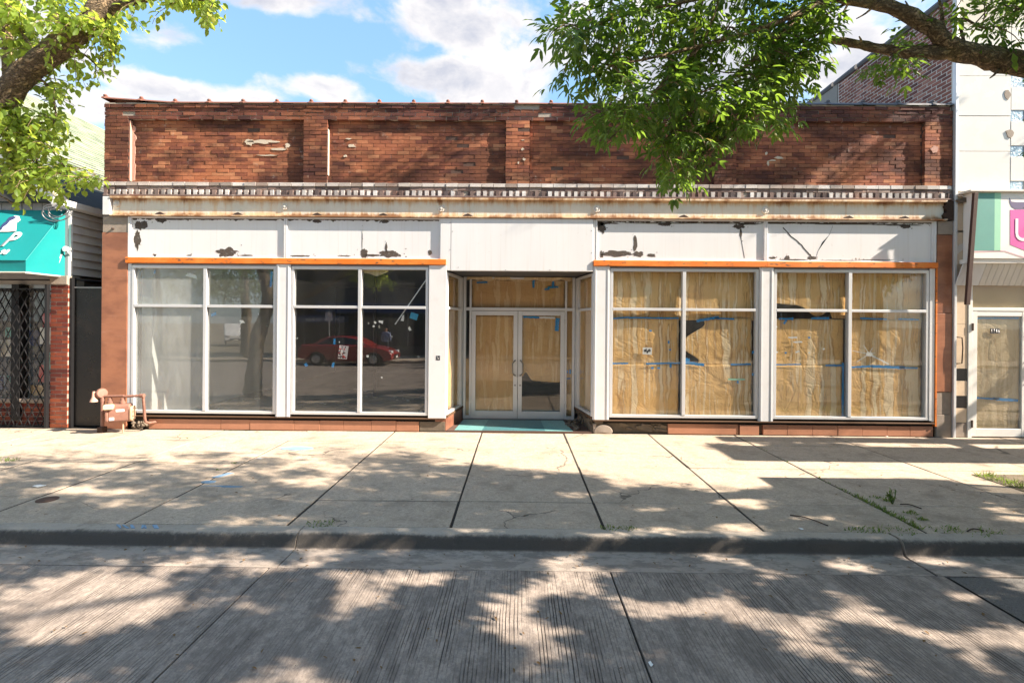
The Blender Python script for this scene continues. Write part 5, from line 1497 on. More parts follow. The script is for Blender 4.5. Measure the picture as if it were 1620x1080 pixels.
SCR = ['tiny torn scrap, leftmost of the scrap cluster left of the hanging cord', 'small white scrap second from left in the cluster left of the cord', 'largest upright scrap of the cluster left of the hanging cord',
       'flat wide scrap at the bottom of the cluster left of the cord', 'tiny scrap low in the middle of the cluster left of the cord', 'white scrap on the mullion side level with the flyer',
       'white scrap low at the right of the pane beside the entrance column', 'wide crumpled scrap at the foot of the hanging cord', 'pale scrap just under the tilted cyan notice', 'thin scrap below the wide crumpled one at the cord',
       'tiny scrap beside the upright blue tape above the flyer', 'tiny scrap just under the transom bar of the second bay', 'thin slanted scrap at the right of the second bay', 'tiny scrap at the left edge of the dark third bay', 'small scrap low in the pane right of the flyer']
for k, (px, py, w_, h_) in enumerate([(583, 511, .018, .025), (594, 510, .025, .035), (603, 509, .03, .05), (600, 517, .04, .02), (591, 516, .02, .02), (582, 563, .03, .03), (662, 564, .025, .03), (637, 503, .09, .03), (648, 520, .05, .025), (620, 532, .025, .012), (537, 541, .012, .02), (409, 497, .012, .02), (423, 515, .014, .025), (470, 535, .012, .02), (604, 597, .02, .015)]):
    bit('paper_scrap', SCR[k], 'scrap', px, py, w_, h_, k * 37, 'sticker_white' if k % 3 else 'seam_grey', y=.04 + .001 * k, seed=20 + k, jag=.55)['group'] = 'torn paper scraps on the dark windows'
P0, P1 = at(676, 440, .07), at(625, 513, .07)
tag(MB().bar(P0, P1, .018, .008, up=(0, 1, 0)).build('hanging_cord', m['sticker_white'], None), 'taut white cord slanting behind the window next to the entrance', 'cord')
c = at(595, 430, .06)
tag(MB().prism([(c.x - .26, 2.93), (c.x + .25, 2.93), (c.x + .22, 2.88), (c.x + .06, 2.82), (c.x + .0, 2.80), (c.x - .05, 2.82), (c.x - .12, 2.85), (c.x - .22, 2.86)], .06, .062).build('paper_remnant', m['kraft_pale'], None), 'torn beige paper remnant at the top of the dark window', 'scrap')
c = at(543, 557, .04)
FL = empty('flyer', (c.x, .04, c.z - .13), 'tilted black and white flyer stuck in the dark window', 'flyer')
fl = lambda u, v: (c.x + u * .97 + v * .12, c.z - u * .08 + v)
MB().prism([fl(-.085, -.12), fl(.085, -.12), fl(.085, .12), fl(-.085, .12)], .0385, .040).build('sheet', m['sticker_white'], FL)
r5 = random.Random(9)
for k in range(26):
    u, v = r5.uniform(-.07, .07), r5.uniform(-.105, .10)
    w2, h2 = r5.uniform(.006, .022), r5.uniform(.005, .016)
    MB().prism([fl(u - w2, v - h2), fl(u + w2, v - h2), fl(u + w2, v + h2), fl(u - w2, v + h2)], .0372 - .0001 * k, .0388).build('print_mark', m['sticker_dark' if k % 5 else 'sign_red'], FL)
c = at(693, 566, -.031)
SK = empty('column_sticker', (c.x, -.03, c.z - .05), 'small square dark sticker on the white column left of the entrance', 'sticker')
MB().prism([(c.x - .035, c.z - .04), (c.x + .035, c.z - .04), (c.x + .035, c.z + .04), (c.x - .035, c.z + .04)], -.0325, -.0305).build('backing', m['sticker_dark'], SK)
for k in range(5): MB().prism(blob(c.x + r5.uniform(-.022, .022), c.z + r5.uniform(-.025, .025), .008, .009, 6, .4, k), -.0335, -.0326).build('speck', m['sign_white'], SK)

# ------------------------------------------------------------------ trees
def leaf_mesh(name, P, D, N, L, W, mat, parent, fold=.18, tri=4):
    P, D, N, L, W = (np.asarray(q, float) for q in (P, D, N, L, W))
    D = D / np.linalg.norm(D, axis=1, keepdims=True)
    Sx = np.cross(D, N); Sx /= np.maximum(np.linalg.norm(Sx, axis=1, keepdims=True), 1e-6)
    Nn = np.cross(Sx, D)
    L, W = L[:, None], W[:, None]
    n = len(P)
    if tri == 4:
        a, b, Wh, up = P + D * L * .24, P + D * L * .62 - Nn * L * .03, W / 2, Nn * W * fold
        V = np.stack([P, a + Sx * Wh * .86 + up, b + Sx * Wh * .84 + up, P + D * L - Nn * L * .10, b - Sx * Wh * .84 + up, a - Sx * Wh * .86 + up, P + D * L * .44], 1)
        F = np.array([[0, 6, 1], [1, 6, 2], [2, 6, 3], [3, 6, 4], [4, 6, 5], [5, 6, 0]])
    else:
        V = np.stack([P, P + D * L * .45 + Sx * W / 2, P + D * L, P + D * L * .45 - Sx * W / 2 + Nn * W * .15], 1)
        F = np.array([[0, 3, 2], [0, 2, 1]])
    k = V.shape[1]
    F = (F[None] + (np.arange(n) * k)[:, None, None]).reshape(-1, 3)
    V = V.reshape(-1, 3)
    base = Vector(((V[:, 0].min() + V[:, 0].max()) / 2, (V[:, 1].min() + V[:, 1].max()) / 2, V[:, 2].min()))
    V = V - np.array(base)
    me = bpy.data.meshes.new(name)
    me.vertices.add(len(V)); me.vertices.foreach_set('co', V.ravel())
    me.loops.add(len(F) * 3); me.loops.foreach_set('vertex_index', F.ravel().astype(np.int32))
    me.polygons.add(len(F)); me.polygons.foreach_set('loop_start', np.arange(0, len(F) * 3, 3, dtype=np.int32))
    me.update(calc_edges=True); me.validate()
    me.materials.append(mat)
    return link(name, me, base, parent)
tr = random.Random(21)
def smooth_path(pts, sub=4):
    pts = [Vector(p) for p in pts]
    out = []
    for i in range(len(pts) - 1):
        p0, p1, p2, p3 = pts[max(i - 1, 0)], pts[i], pts[i + 1], pts[min(i + 2, len(pts) - 1)]
        for k in range(sub):
            t = k / sub
            out.append(.5 * ((2 * p1) + (p2 - p0) * t + (2 * p0 - 5 * p1 + 4 * p2 - p3) * t * t + (3 * p1 - p0 - 3 * p2 + p3) * t ** 3))
    return out + [pts[-1]]
def limb(name, pts, r0, r1, parent, n=12, sub=4, wob=.22, mat='bark', knobs=0):
    P = smooth_path(pts, sub)
    Rr = [r0 + (r1 - r0) * i / (len(P) - 1) for i in range(len(P))]
    mb = MB().tube(P, Rr, n, True, wob)
    o = mb.build(name, MAT[mat], parent, smooth='all')
    return P
class Leafer:
    def __init__(s): s.P, s.D, s.N, s.L, s.W = [], [], [], [], []
    def add(s, p, d, n, l, w): s.P.append(tuple(p)); s.D.append(tuple(d)); s.N.append(tuple(n)); s.L.append(l); s.W.append(w)
def rv(r_=tr):
    v = Vector((r_.gauss(0, 1), r_.gauss(0, 1), r_.gauss(0, 1)))
    return v.normalized()
def twigs(tree_nodes, blobs, LF, TW, kind, per, r0=.006):
    for (px, py, Y, rp, f) in blobs:
        for q in range(max(1, int(per * f))):
            an, ra = tr.random() * 6.283, rp * math.sqrt(tr.random())
            end = at(px + ra * math.cos(an), py + ra * math.sin(an), Y + tr.uniform(-.35, .35))
            st = min(tree_nodes, key=lambda w_: (w_ - end).length + tr.random() * .12)
            mid = (st + end) / 2 + Vector((0, 0, .08 * (end - st).length)) + rv() * .04
            pth = smooth_path([st, mid, end, end + (end - mid).normalized() * .08 + Vector((0, 0, -.05))], 5)
            tot = sum((b - a).length for a, b in zip(pth[:-1], pth[1:]))
            TW.tube(pth, [r0 * (1 - .7 * i / len(pth)) for i in range(len(pth))], 5, False)
            # leaves along the outer length (at most the last 0.5 m)
            acc = 0; side = tr.random() * 6.28; nxt = max(0, tot - .50)
            for a, b in zip(pth[:-1], pth[1:]):
                seg = (b - a).length
                while nxt < acc + seg:
                    p = a + (b - a) * ((nxt - acc) / seg)
                    t = (b - a).normalized()
                    o = t.orthogonal().normalized(); o2 = t.cross(o)
                    for sg in (0, math.pi):
                        an2 = side + sg + tr.uniform(-.4, .4)
                        d = (t * .55 + (o * math.cos(an2) + o2 * math.sin(an2)) * .9 + Vector((0, 0, -.25))).normalized()
                        if kind == 'ash': ash(LF, p, d)
                        else: pear(LF, p, d)
                    side += 1.57
                    nxt += (.075 if kind == 'ash' else .035) * tr.uniform(.8, 1.4)
                acc += seg
            if kind == 'ash': ash(LF, end, (end - mid).normalized())
def ash(LF, p, d):
    Lr = tr.uniform(.10, .17)
    up = Vector((0, 0, 1)) + rv() * .45
    s_ = d.cross(up).normalized(); n_ = s_.cross(d)
    npair = tr.choice((2, 2, 3))
    for k in range(npair):
        q = p + d * Lr * (.40 + .45 * k / max(1, npair - 1)) + Vector((0, 0, -.012 * k))
        for sg in (-1, 1):
            dd = (d * .75 + s_ * sg * .85 + Vector((0, 0, -.28)) + rv() * .18)
            LF.add(q, dd, n_ + rv() * .35, tr.uniform(.045, .092), tr.uniform(.017, .028))
    LF.add(p + d * Lr, d + Vector((0, 0, -.3)) + rv() * .15, n_ + rv() * .3, tr.uniform(.065, .098), tr.uniform(.022, .031))
def pear(LF, p, d):
    if tr.random() < .15: return
    q = p + d * tr.uniform(.015, .03)
    LF.add(q, d + Vector((0, 0, -.35)) + rv() * .35, Vector((0, 0, 1)) + rv() * .7, tr.uniform(.048, .072), tr.uniform(.036, .050))

# right tree: long limb reaching over the pavement from outside the picture
AT = empty('ash_tree', (9.2, -4.0, 0), 'big ash tree whose dark-leaved limb hangs before the brick parapet', 'tree')
trunkA = limb('trunk', [(9.2, -4.0, -.05), (9.18, -4.0, .4), (9.1, -4.02, 1.6), (9.0, -4.05, 2.9), (9.2, -4.6, 3.9), (9.3, -5.4, 5.0), (9.2, -6.2, 6.6), (9.0, -6.6, 8.2)], .27, .05, AT, 14)
L1 = limb('branch', [(9.0, -4.05, 2.9), (8.2, -4.2, 3.5), (6.6, -4.6, 3.85), (5.2, -4.9, 4.0), at(1620, 103, -5.0), at(1575, 93, -5.02), at(1530, 84, -5.05), at(1500, 76, -5.08)], .13, .066, AT, 14, 5, .3)
L2 = limb('branch', [at(1512, 80, -5.07), at(1492, 62, -5.1), at(1468, 42, -5.13), at(1435, 22, -5.17), at(1395, 8, -5.22), at(1350, 0, -5.28), at(1300, -8, -5.34), at(1240, -20, -5.4), at(1150, -45, -5.5)], .064, .026, AT, 12, 5, .3)
L3 = limb('branch', [at(1510, 82, -5.07), at(1470, 84, -5.05), at(1430, 82, -5.03), at(1395, 78, -5.0), at(1355, 70, -4.98), at(1312, 62, -4.96)], .056, .026, AT, 12, 5, .45)
secs = [([(1318, -4, -5.33), (1262, 22, -5.4), (1190, 50, -5.5), (1110, 72, -5.6), (1030, 92, -5.7), (965, 104, -5.75)], .022),
        ([(1305, -6, -5.33), (1240, 50, -5.35), (1180, 105, -5.4), (1125, 150, -5.45), (1080, 190, -5.5), (1050, 225, -5.5)], .020),
        ([(1285, -10, -5.35), (1225, 70, -5.3), (1195, 150, -5.3), (1165, 200, -5.35), (1120, 245, -5.4)], .016),
        ([(1240, -20, -5.4), (1150, -10, -5.5), (1060, 8, -5.6), (970, 30, -5.7), (905, 62, -5.75)], .020),
        ([(1110, 72, -5.6), (1050, 130, -5.6), (1005, 180, -5.65), (960, 225, -5.65)], .011),
        ([(1350, 0, -5.28), (1300, 30, -5.2), (1270, 80, -5.2), (1240, 140, -5.2)], .012),
        ([(1492, 62, -5.1), (1490, 20, -5.1), (1480, -20, -5.1)], .02),
        ([(1530, 84, -5.05), (1520, 30, -5.0), (1560, 45, -4.95), (1600, 20, -4.9), (1660, 0, -4.9)], .012)]
nodesA = []
for pts, r0 in secs:
    nodesA += limb('branch', [at(*q) for q in pts], r0, .005, AT, 7, 5, .15)
for px, py, dx, dy in ((1440, 20, -8, -18), (1410, 84, 4, 12), (1365, 72, -6, -14), (1460, 88, 10, 10), (1385, 8, -30, 22), (1345, 0, -20, 30), (1330, 66, -8, -10), (1580, 110, -14, 14)):
    limb('twig_stub', [at(px, py, -5.05), at(px + dx * .5, py + dy * .6, -5.06), at(px + dx, py + dy, -5.08)], .012, .004, AT, 6, 3, .2)
LA, TA = Leafer(), MB()
blobsA = [(900, 70, -5.7, 30, .9), (940, 32, -5.7, 45, 1), (955, 105, -5.7, 45, 1), (1000, 55, -5.65, 55, 1.2), (1060, 22, -5.6, 55, 1.2), (1060, 100, -5.6, 55, 1.2), (1130, 35, -5.5, 55, 1.1),
          (1120, 120, -5.5, 55, 1.1), (1190, 75, -5.4, 50, 1.0), (1205, 150, -5.35, 48, 1.3), (1215, 190, -5.3, 40, 1.4), (1150, 190, -5.35, 50, 1.2), (1075, 180, -5.5, 50, 1.2), (1000, 190, -5.6, 42, .9), (955, 215, -5.65, 26, .8),
          (1045, 235, -5.5, 40, 1.1), (1085, 265, -5.45, 38, 1.2), (1068, 295, -5.4, 18, .8), (1120, 250, -5.4, 35, 1.1), (1240, 45, -5.35, 40, 1.2), (1265, 110, -5.25, 26, 1.2), (1290, 62, -5.2, 25, 1.0), (1285, 25, -5.25, 30, 1.0), (1240, 95, -5.25, 35, 1.0), (1180, 10, -5.45, 50, .9), (905, 110, -5.7, 22, .6),
          (985, 120, -5.7, 50, .9), (1100, 160, -5.5, 60, 1.0), (1235, 130, -5.25, 35, 1.0)]
blobsA = [(px, py * .90 - 6, Y, rp * .88, f) for px, py, Y, rp, f in blobsA]
twigs(nodesA, blobsA, LA, TA, 'ash', 6.0)
twigs(nodesA[-20:], [(1590, 35, -4.95, 32, .6), (1548, 12, -5.0, 30, .4), (1600, 5, -4.9, 20, .5)], LA, TA, 'ash', 8)
twigs(L3[8:20] + L2[6:14], [(1398, 98, -5.02, 12, .4), (1428, 40, -5.1, 12, .3), (1440, 95, -5.0, 10, .2)], LA, TA, 'ash', 5, .004)
TA.build('twigs', MAT['bark'], AT, fix=False, kind='stuff')
leaf_mesh('crown', LA.P, LA.D, LA.N, LA.L, LA.W, MAT['leaf_ash'], AT)

# left tree
PT = empty('pear_tree', (-6.9, -4.0, 0), 'tree with bright yellow-green leaves and thick slanting limb at the left', 'tree')
limb('trunk', [(-6.9, -4.0, -.05), (-6.88, -4.0, .5), (-6.8, -4.05, 1.6), (-6.6, -4.2, 2.6), (-6.9, -4.1, 4.0), (-7.0, -4.2, 5.6), (-6.8, -4.1, 7.4)], .24, .06, PT, 14)
B1 = limb('branch', [(-6.7, -4.1, 2.3), (-5.6, -4.5, 2.75), at(-40, 208, -4.9), at(0, 165, -4.95), at(38, 118, -5.0), at(80, 84, -5.0), at(120, 54, -5.0), at(152, 22, -5.0), at(185, -15, -5.0), at(230, -70, -5.0)], .098, .075, PT, 14, 5, .28)
limb('branch', [at(160, 18, -5.0), at(190, 6, -5.0), at(225, -2, -5.02), at(270, -14, -5.05), at(340, -30, -5.1)], .05, .02, PT, 10, 4, .2)
limb('twig_stub', [at(120, 82, -4.95), at(135, 88, -4.95), at(152, 103, -4.95), at(168, 119, -4.95)], .012, .003, PT, 6, 3)
limb('twig_stub', [at(20, 322, -4.9), at(0, 310, -4.9), at(-30, 305, -4.9)], .010, .004, PT, 6, 3)
limb('branch', [at(14, 130, -4.7), at(12, 60, -4.7), at(16, 0, -4.7), at(20, -60, -4.7)], .045, .03, PT, 9, 4, .2)
nodesB = B1[12:]
for pts, r0 in [([(60, 95, -4.95), (40, 60, -4.9), (20, 20, -4.9), (10, -20, -4.9)], .02), ([(110, 60, -5), (90, 25, -5), (70, -10, -5)], .018), ([(150, 25, -5), (170, 50, -4.95), (185, 75, -4.9)], .012), ([(10, 155, -4.95), (30, 190, -4.9), (50, 240, -4.9), (75, 290, -4.85)], .02), ([(0, 165, -4.9), (8, 210, -4.85), (20, 260, -4.8), (25, 300, -4.8)], .018), ([(40, 118, -5), (70, 130, -4.95), (85, 160, -4.9), (90, 200, -4.9)], .014), ([(225, -2, -5), (280, -2, -5), (335, 2, -5)], .012), ([(75, 230, -4.88), (100, 262, -4.85), (112, 285, -4.85)], .006), ([(100, 262, -4.85), (140, 270, -4.85), (160, 285, -4.85)], .004)]:
    nodesB += limb('branch', [at(*q) for q in pts], r0, .005, PT, 7, 4, .15)
LB, TB = Leafer(), MB()
blobsB = [(15, 25, -4.8, 35, 1.2), (60, 20, -4.85, 40, 1.2), (105, 15, -4.9, 30, .9), (20, 75, -4.8, 35, .9), (60, 60, -5.1, 30, .7), (175, 55, -4.9, 22, .9), (160, 85, -4.9, 25, .6), (195, 25, -4.95, 22, .6), (100, 110, -4.8, 25, .6),
          (15, 165, -4.85, 30, .9), (45, 200, -4.85, 35, 1.2), (70, 225, -4.85, 30, 1.0), (25, 235, -4.8, 35, 1.2), (60, 265, -4.85, 30, .9), (90, 275, -4.85, 20, .6), (15, 280, -4.8, 25, .8), (85, 160, -4.85, 20, .6), (40, 300, -4.8, 14, .4), (5, 205, -4.8, 25, 1.0), (95, 200, -4.85, 12, .3),
          (250, 0, -5.0, 25, .5), (300, 2, -5.0, 25, .6), (335, 10, -5.0, 16, .7), (100, 300, -4.85, 10, .3), (140, 277, -4.85, 12, .25), (120, 35, -5.2, 20, .5)]
twigs(nodesB, blobsB, LB, TB, 'pear', 13, .004)
TB.build('twigs', MAT['bark'], PT, fix=False, kind='stuff')
leaf_mesh('crown', LB.P, LB.D, LB.N, LB.L, LB.W, MAT['leaf_pear'], PT)

# upper crowns, outside the picture; leaf clumps placed to shape the dappled shade and spare lit areas
LIT = [[(0, 672), (720, 678), (725, 697), (560, 694), (300, 691), (0, 688)],
       [(600, 684), (1160, 690), (1110, 700), (1130, 712), (1210, 728), (1640, 730), (1640, 755), (1210, 757), (1160, 766), (1010, 768), (960, 752), (860, 742), (780, 736), (700, 722), (640, 705)],
       [(205, 232), (480, 222), (480, 288), (205, 288)], [(170, 300), (700, 300), (700, 340), (170, 340)], [(490, 235), (800, 225), (800, 288), (490, 288)],
       [(0, 300), (125, 300), (125, 440), (0, 440)], [(1508, 100), (1620, 0), (1620, 420), (1508, 420)], [(100, 180), (165, 210), (165, 330), (100, 300)],
       [(150, 600), (240, 600), (240, 680), (150, 680)],
       [(40, 905), (260, 890), (330, 940), (80, 990), (10, 945)],
       [(560, 905), (640, 900), (650, 935), (570, 930)], [(800, 925), (870, 920), (900, 1000), (820, 980)]]
def inside(poly, x, y):
    c = False; j = len(poly) - 1
    for i in range(len(poly)):
        xi, yi = poly[i]; xj, yj = poly[j]
        if (yi > y) != (yj > y) and x < (xj - xi) * (y - yi) / (yj - yi) + xi: c = not c
        j = i
    return c
def landing(p):
    tg = p.z / S.z
    ty = (0 - p.y) / (-S.y)
    if 0 < ty < tg: return p - S * ty
    return p - S * tg
def lit_hit(p):
    q = to_px(landing(p))
    return q is not None and any(inside(c, *q) for c in LIT)
def in_frame(p, mg=60):
    q = to_px(p)
    return q is not None and -mg < q[0] < 1620 + mg and -mg < q[1] < 1080 + mg
LC = {'A': Leafer(), 'B': Leafer(), 'P': Leafer()}
ELL = {'A': (Vector((7.2, -5.0, 7.0)), Vector((8.2, 5.6, 4.6))), 'B': (Vector((17.0, -5.2, 8.3)), Vector((6.5, 6.5, 4.6))), 'P': (Vector((-7.6, -4.8, 7.2)), Vector((4.3, 4.3, 3.6)))}
def clump(key, c, r_=.34, n=30):
    lf = LC[key]
    for k in range(n):
        p = c + rv() * r_ * tr.random() ** .4
        lf.add(p, rv() + Vector((0, 0, -.5)), Vector((0, 0, 1)) + rv() * .8, tr.uniform(.075, .115), tr.uniform(.035, .055))
LIT.append([(165, 296), (1500, 300), (1500, 690), (165, 680)])
def grow(count, pick_target, h0, h1, rad, n, fq, gap):
    k = tries = 0
    while k < count and tries < count * 14:
        tries += 1
        t = pick_target()
        if mnoise.noise(Vector((t.x * .95 * fq + 3, t.y * 1.5 * fq, t.z * 1.2 * fq + 9))) > gap(t): continue
        p = t + S * (tr.uniform(h0, h1) / S.z)
        key = next((kk for kk in ('A', 'B') if sum(((p - ELL[kk][0])[i] / ELL[kk][1][i]) ** 2 for i in range(3)) < 1), None)
        if key is None or in_frame(p, 40) or (p - CAM_POS).length < 2.0: continue
        if p.x > 7.3 and p.y > -.5: continue
        if any(lit_hit(p + o * rad) for o in (Vector((0, 0, 0)), Vector((1, 0, 0)), Vector((-1, 0, 0)), Vector((0, 1, 0)), Vector((0, -1, 0)))): continue
        clump(key, p, rad, n); k += 1
grow(6000, lambda: Vector((tr.uniform(-6.5, 6.5), tr.uniform(-7.2, -4.4), -.12)), 2.5, 4.6, .10, 12, 2.3, lambda t: -.03 if t.x > .2 else (.20 if t.x > -2.2 else .22))
grow(4200, lambda: Vector((tr.uniform(-11, 5.5), tr.uniform(-4.4, -.6), 0)), 3.0, 6.0, .15, 14, 1.5, lambda t: .18 if t.x < 1 else .02)
grow(900, lambda: Vector((tr.uniform(-7.5, 7.7), 0, tr.uniform(4.4, 6.0))), 1.8, 6.0, .22, 16, 1.2, lambda t: .02 if t.x > 1 else -.25)
for key, n_ in (('A', 120), ('B', 260), ('P', 380)):
    c, r_ = ELL[key]; k = 0; tries = 0
    while k < n_ and tries < 20000:
        tries += 1
        v = rv() * tr.random() ** .35
        p = c + Vector((v.x * r_.x, v.y * r_.y, v.z * r_.z))
        if in_frame(p) or (p.y > -.5) or (p - CAM_POS).length < 2.2 or lit_hit(p) or lit_hit(p + Vector((.25, 0, 0))) or lit_hit(p - Vector((.25, 0, 0))): continue
        clump(key, p); k += 1
leaf_mesh('upper_crown', LC['A'].P, LC['A'].D, LC['A'].N, LC['A'].L, LC['A'].W, MAT['leaf_ash'], AT, tri=2)
leaf_mesh('upper_crown', LC['P'].P, LC['P'].D, LC['P'].N, LC['P'].L, LC['P'].W, MAT['leaf_pear'], PT, tri=2)
BT = empty('ash_tree', (17, -4.0, 0), 'second ash tree farther along the kerb, outside the view to the right', 'tree')
limb('trunk', [(17, -4.0, -.05), (17, -4.0, 2), (16.9, -4.1, 4), (17, -6, 7), (17, -7, 10)], .26, .06, BT, 12)
leaf_mesh('crown', LC['B'].P, LC['B'].D, LC['B'].N, LC['B'].L, LC['B'].W, MAT['leaf_ash'], BT, tri=2)
for T, base, ends in ((AT, Vector((9.25, -5.2, 4.7)), [(5, -7.5, 8), (11, -7, 9), (7, -8.5, 8)]), (BT, Vector((16.9, -4.1, 4.0)), [(13, -8, 8), (20, -6, 9), (18, -8.5, 8)]), (PT, Vector((-6.8, -4.1, 3.6)), [(-10, -6, 7), (-8, -2.5, 8), (-5.5, -7, 7.5)])):
    for e in ends:
        e = Vector(e); limb('branch', [base, base.lerp(e, .4) + Vector((0, 0, .4)), base.lerp(e, .75) + Vector((0, 0, .3)), e], .09, .02, T, 8, 3, .2)

# ------------------------------------------------------------------ unseen canopy and shelter, added at the right to cast pavement shadows
MQ = empty('added_canopy', (12, -1.5, 4.2), 'unseen two-slab canopy added beyond the right edge to cast shadow bars', 'canopy')
bx('slab', m['off_white'], MQ, 9.6, 17, -1.80, -1.42, 4.25, 4.37)
bx('slab', m['off_white'], MQ, 9.25, 17, -3.02, -2.10, 4.25, 4.37)
for x in (13.6, 15.2, 16.7): bx('beam', m['off_white'], MQ, x, x + .12, -3.0, -.02, 4.375, 4.55)
BS = empty('added_shelter', (7.9, -4, 0), 'unseen bus shelter added beyond the right edge to shade the pavement', 'bus shelter')
MB().prism([(6.75, -3.30), (8.72, -3.30), (8.72, -4.30), (6.75, -4.30)], 2.50, 2.60, fn=lambda u, v, d: (u, v, d)).build('roof', m['aluminium_dark'], BS)
for x, y in ((7.0, -3.4), (8.5, -3.4), (7.0, -4.2), (8.5, -4.2)): bx('post', m['aluminium_dark'], BS, x, x + .06, y, y + .06, 0, 2.499)
bx('pane', m['glass'], BS, 7.17, 8.49, -3.375, -3.365, .3, 2.3)
bx('bench', m['aluminium_dark'], BS, 7.3, 8.4, -3.75, -3.45, .42, .47)
for x in (7.4, 8.25): bx('bench_leg', m['aluminium_dark'], BS, x, x + .05, -3.7, -3.5, 0, .419)

# ------------------------------------------------------------------ far side of the street (seen mirrored in the glass)
BK = empty('bank_building', (-8.5, -22, 0), 'dark bank front with blue fascia mirrored in the left windows', 'building')
bx('wall', m['bank_wall'], BK, -14.2, -3.2, -30, -21.45, 0, 7.6)
for k in range(5):
    x = -13.8 + k * 2.1
    w_ = bx('window', m['car_glass'], BK, x, x + 1.8, -21.44, -21.38, .6, 2.9)
    bx('frame', m['aluminium_dark'], w_, x + .87, x + .93, -21.375, -21.34, .6, 2.9)
    w_ = bx('window', m['car_glass'], BK, x + .3, x + 1.4, -21.44, -21.38, 4.4, 6.2)
    bx('sill', m['stone_grey'], w_, x + .25, x + 1.45, -21.37, -21.30, 4.30, 4.39)
bx('fascia', m['bank_blue'], BK, -13.9, -10.2, -20.6, -21.43, 1.98, 2.42)
bx('fascia', m['bank_blue'], BK, -11.8, -3.6, -20.3, -21.43, 2.60, 3.15)
lettering('lettering', '24 hour banking', m['white_print'], BK, (-10.5, -20.59, 2.09), (-1, 0, 0), (0, 0, 1), .30, .01)
RS = empty('brick_row_building', (5, -22, 0), 'brown brick row across the street mirrored faintly in the papered windows', 'building')
bx('wall', m['bank_brick'], RS, -3.1, 22, -30, -21.5, 0, 8.2)
for k in range(11):
    x = -2.6 + k * 2.2
    w_ = bx('window', m['car_glass'], RS, x, x + 1.7, -21.49, -21.42, .7, 2.8); bx('frame', m['white_paint'], w_, x + .82, x + .88, -21.415, -21.39, .7, 2.8)
    w_ = bx('window', m['car_glass'], RS, x + .3, x + 1.3, -21.49, -21.42, 4.6, 6.4); bx('sill', m['stone_grey'], w_, x + .25, x + 1.35, -21.41, -21.34, 4.5, 4.59)
def end_building(label, x0, x1, h, mat):
    E_ = empty('row_building', ((x0 + x1) / 2, 4, 0), label, 'building')
    bx('wall', m[mat], E_, x0, x1, .1, 12, 0, h)
    bx('cornice', m['stone_grey'], E_, x0 - .05, x1 + .05, -.05, .099, h - .35, h - .1, bevel=.01)
    k = 0; x = x0 + .6
    while x + 1.6 < x1:
        w_ = bx('window', m['car_glass'], E_, x, x + 1.5, .06, .099, .7, 2.7); bx('frame', m['white_paint'], w_, x + .71, x + .79, .03, .059, .7, 2.7)
        w_ = bx('window', m['car_glass'], E_, x + .3, x + 1.2, .06, .099, 4.0, 5.6); bx('sill', m['stone_grey'], w_, x + .25, x + 1.25, -.02, .098, 3.88, 3.99)
        x += 2.2
end_building('brown brick two-storey building beyond the gabled shop, outside the view', -30, -17.3, 7.2, 'bank_brick')
end_building('brown brick two-storey building beyond the white panel building, outside the view', 16.3, 34, 7.8, 'bank_brick')
# hanging bank sign on a post
SP = empty('bank_sign', (-20.9, -18.6, 0), 'square cyan bank sign on a post mirrored at the far left window', 'sign')
MB().tube([(-20.1, -18.6, 0), (-20.1, -18.6, 4.5)], .06, 10).build('post', m['steel_pole'], SP, smooth=True)
bx('panel', m['bank_cyan'], SP, -21.6, -20.2, -18.68, -18.52, 3.35, 4.25, bevel=.02)
lettering('lettering', 'citi', m['white_print'], SP, (-20.35, -18.515, 3.5), (-1, 0, 0), (0, 0, 1), .66, .01, bold=.01)
arc = MB().tube([(-20.9 + .38 * math.cos(a), -18.50, 3.86 + .24 * math.sin(a)) for a in np.linspace(.4, 2.7, 12)], .03, 6); arc.build('arc', m['sign_red'], SP)
# sign pole
PO = empty('parking_sign', (-10.1, -17.9, 0), 'thin steel sign post across the street', 'sign post')
MB().tube([(-10.1, -17.9, 0), (-10.1, -17.9, 2.6)], .035, 8).build('post', m['steel_pole'], PO, smooth=True)
bx('plate', m['white_paint'], PO, -10.26, -9.94, -17.86, -17.855, 2.1, 2.55)
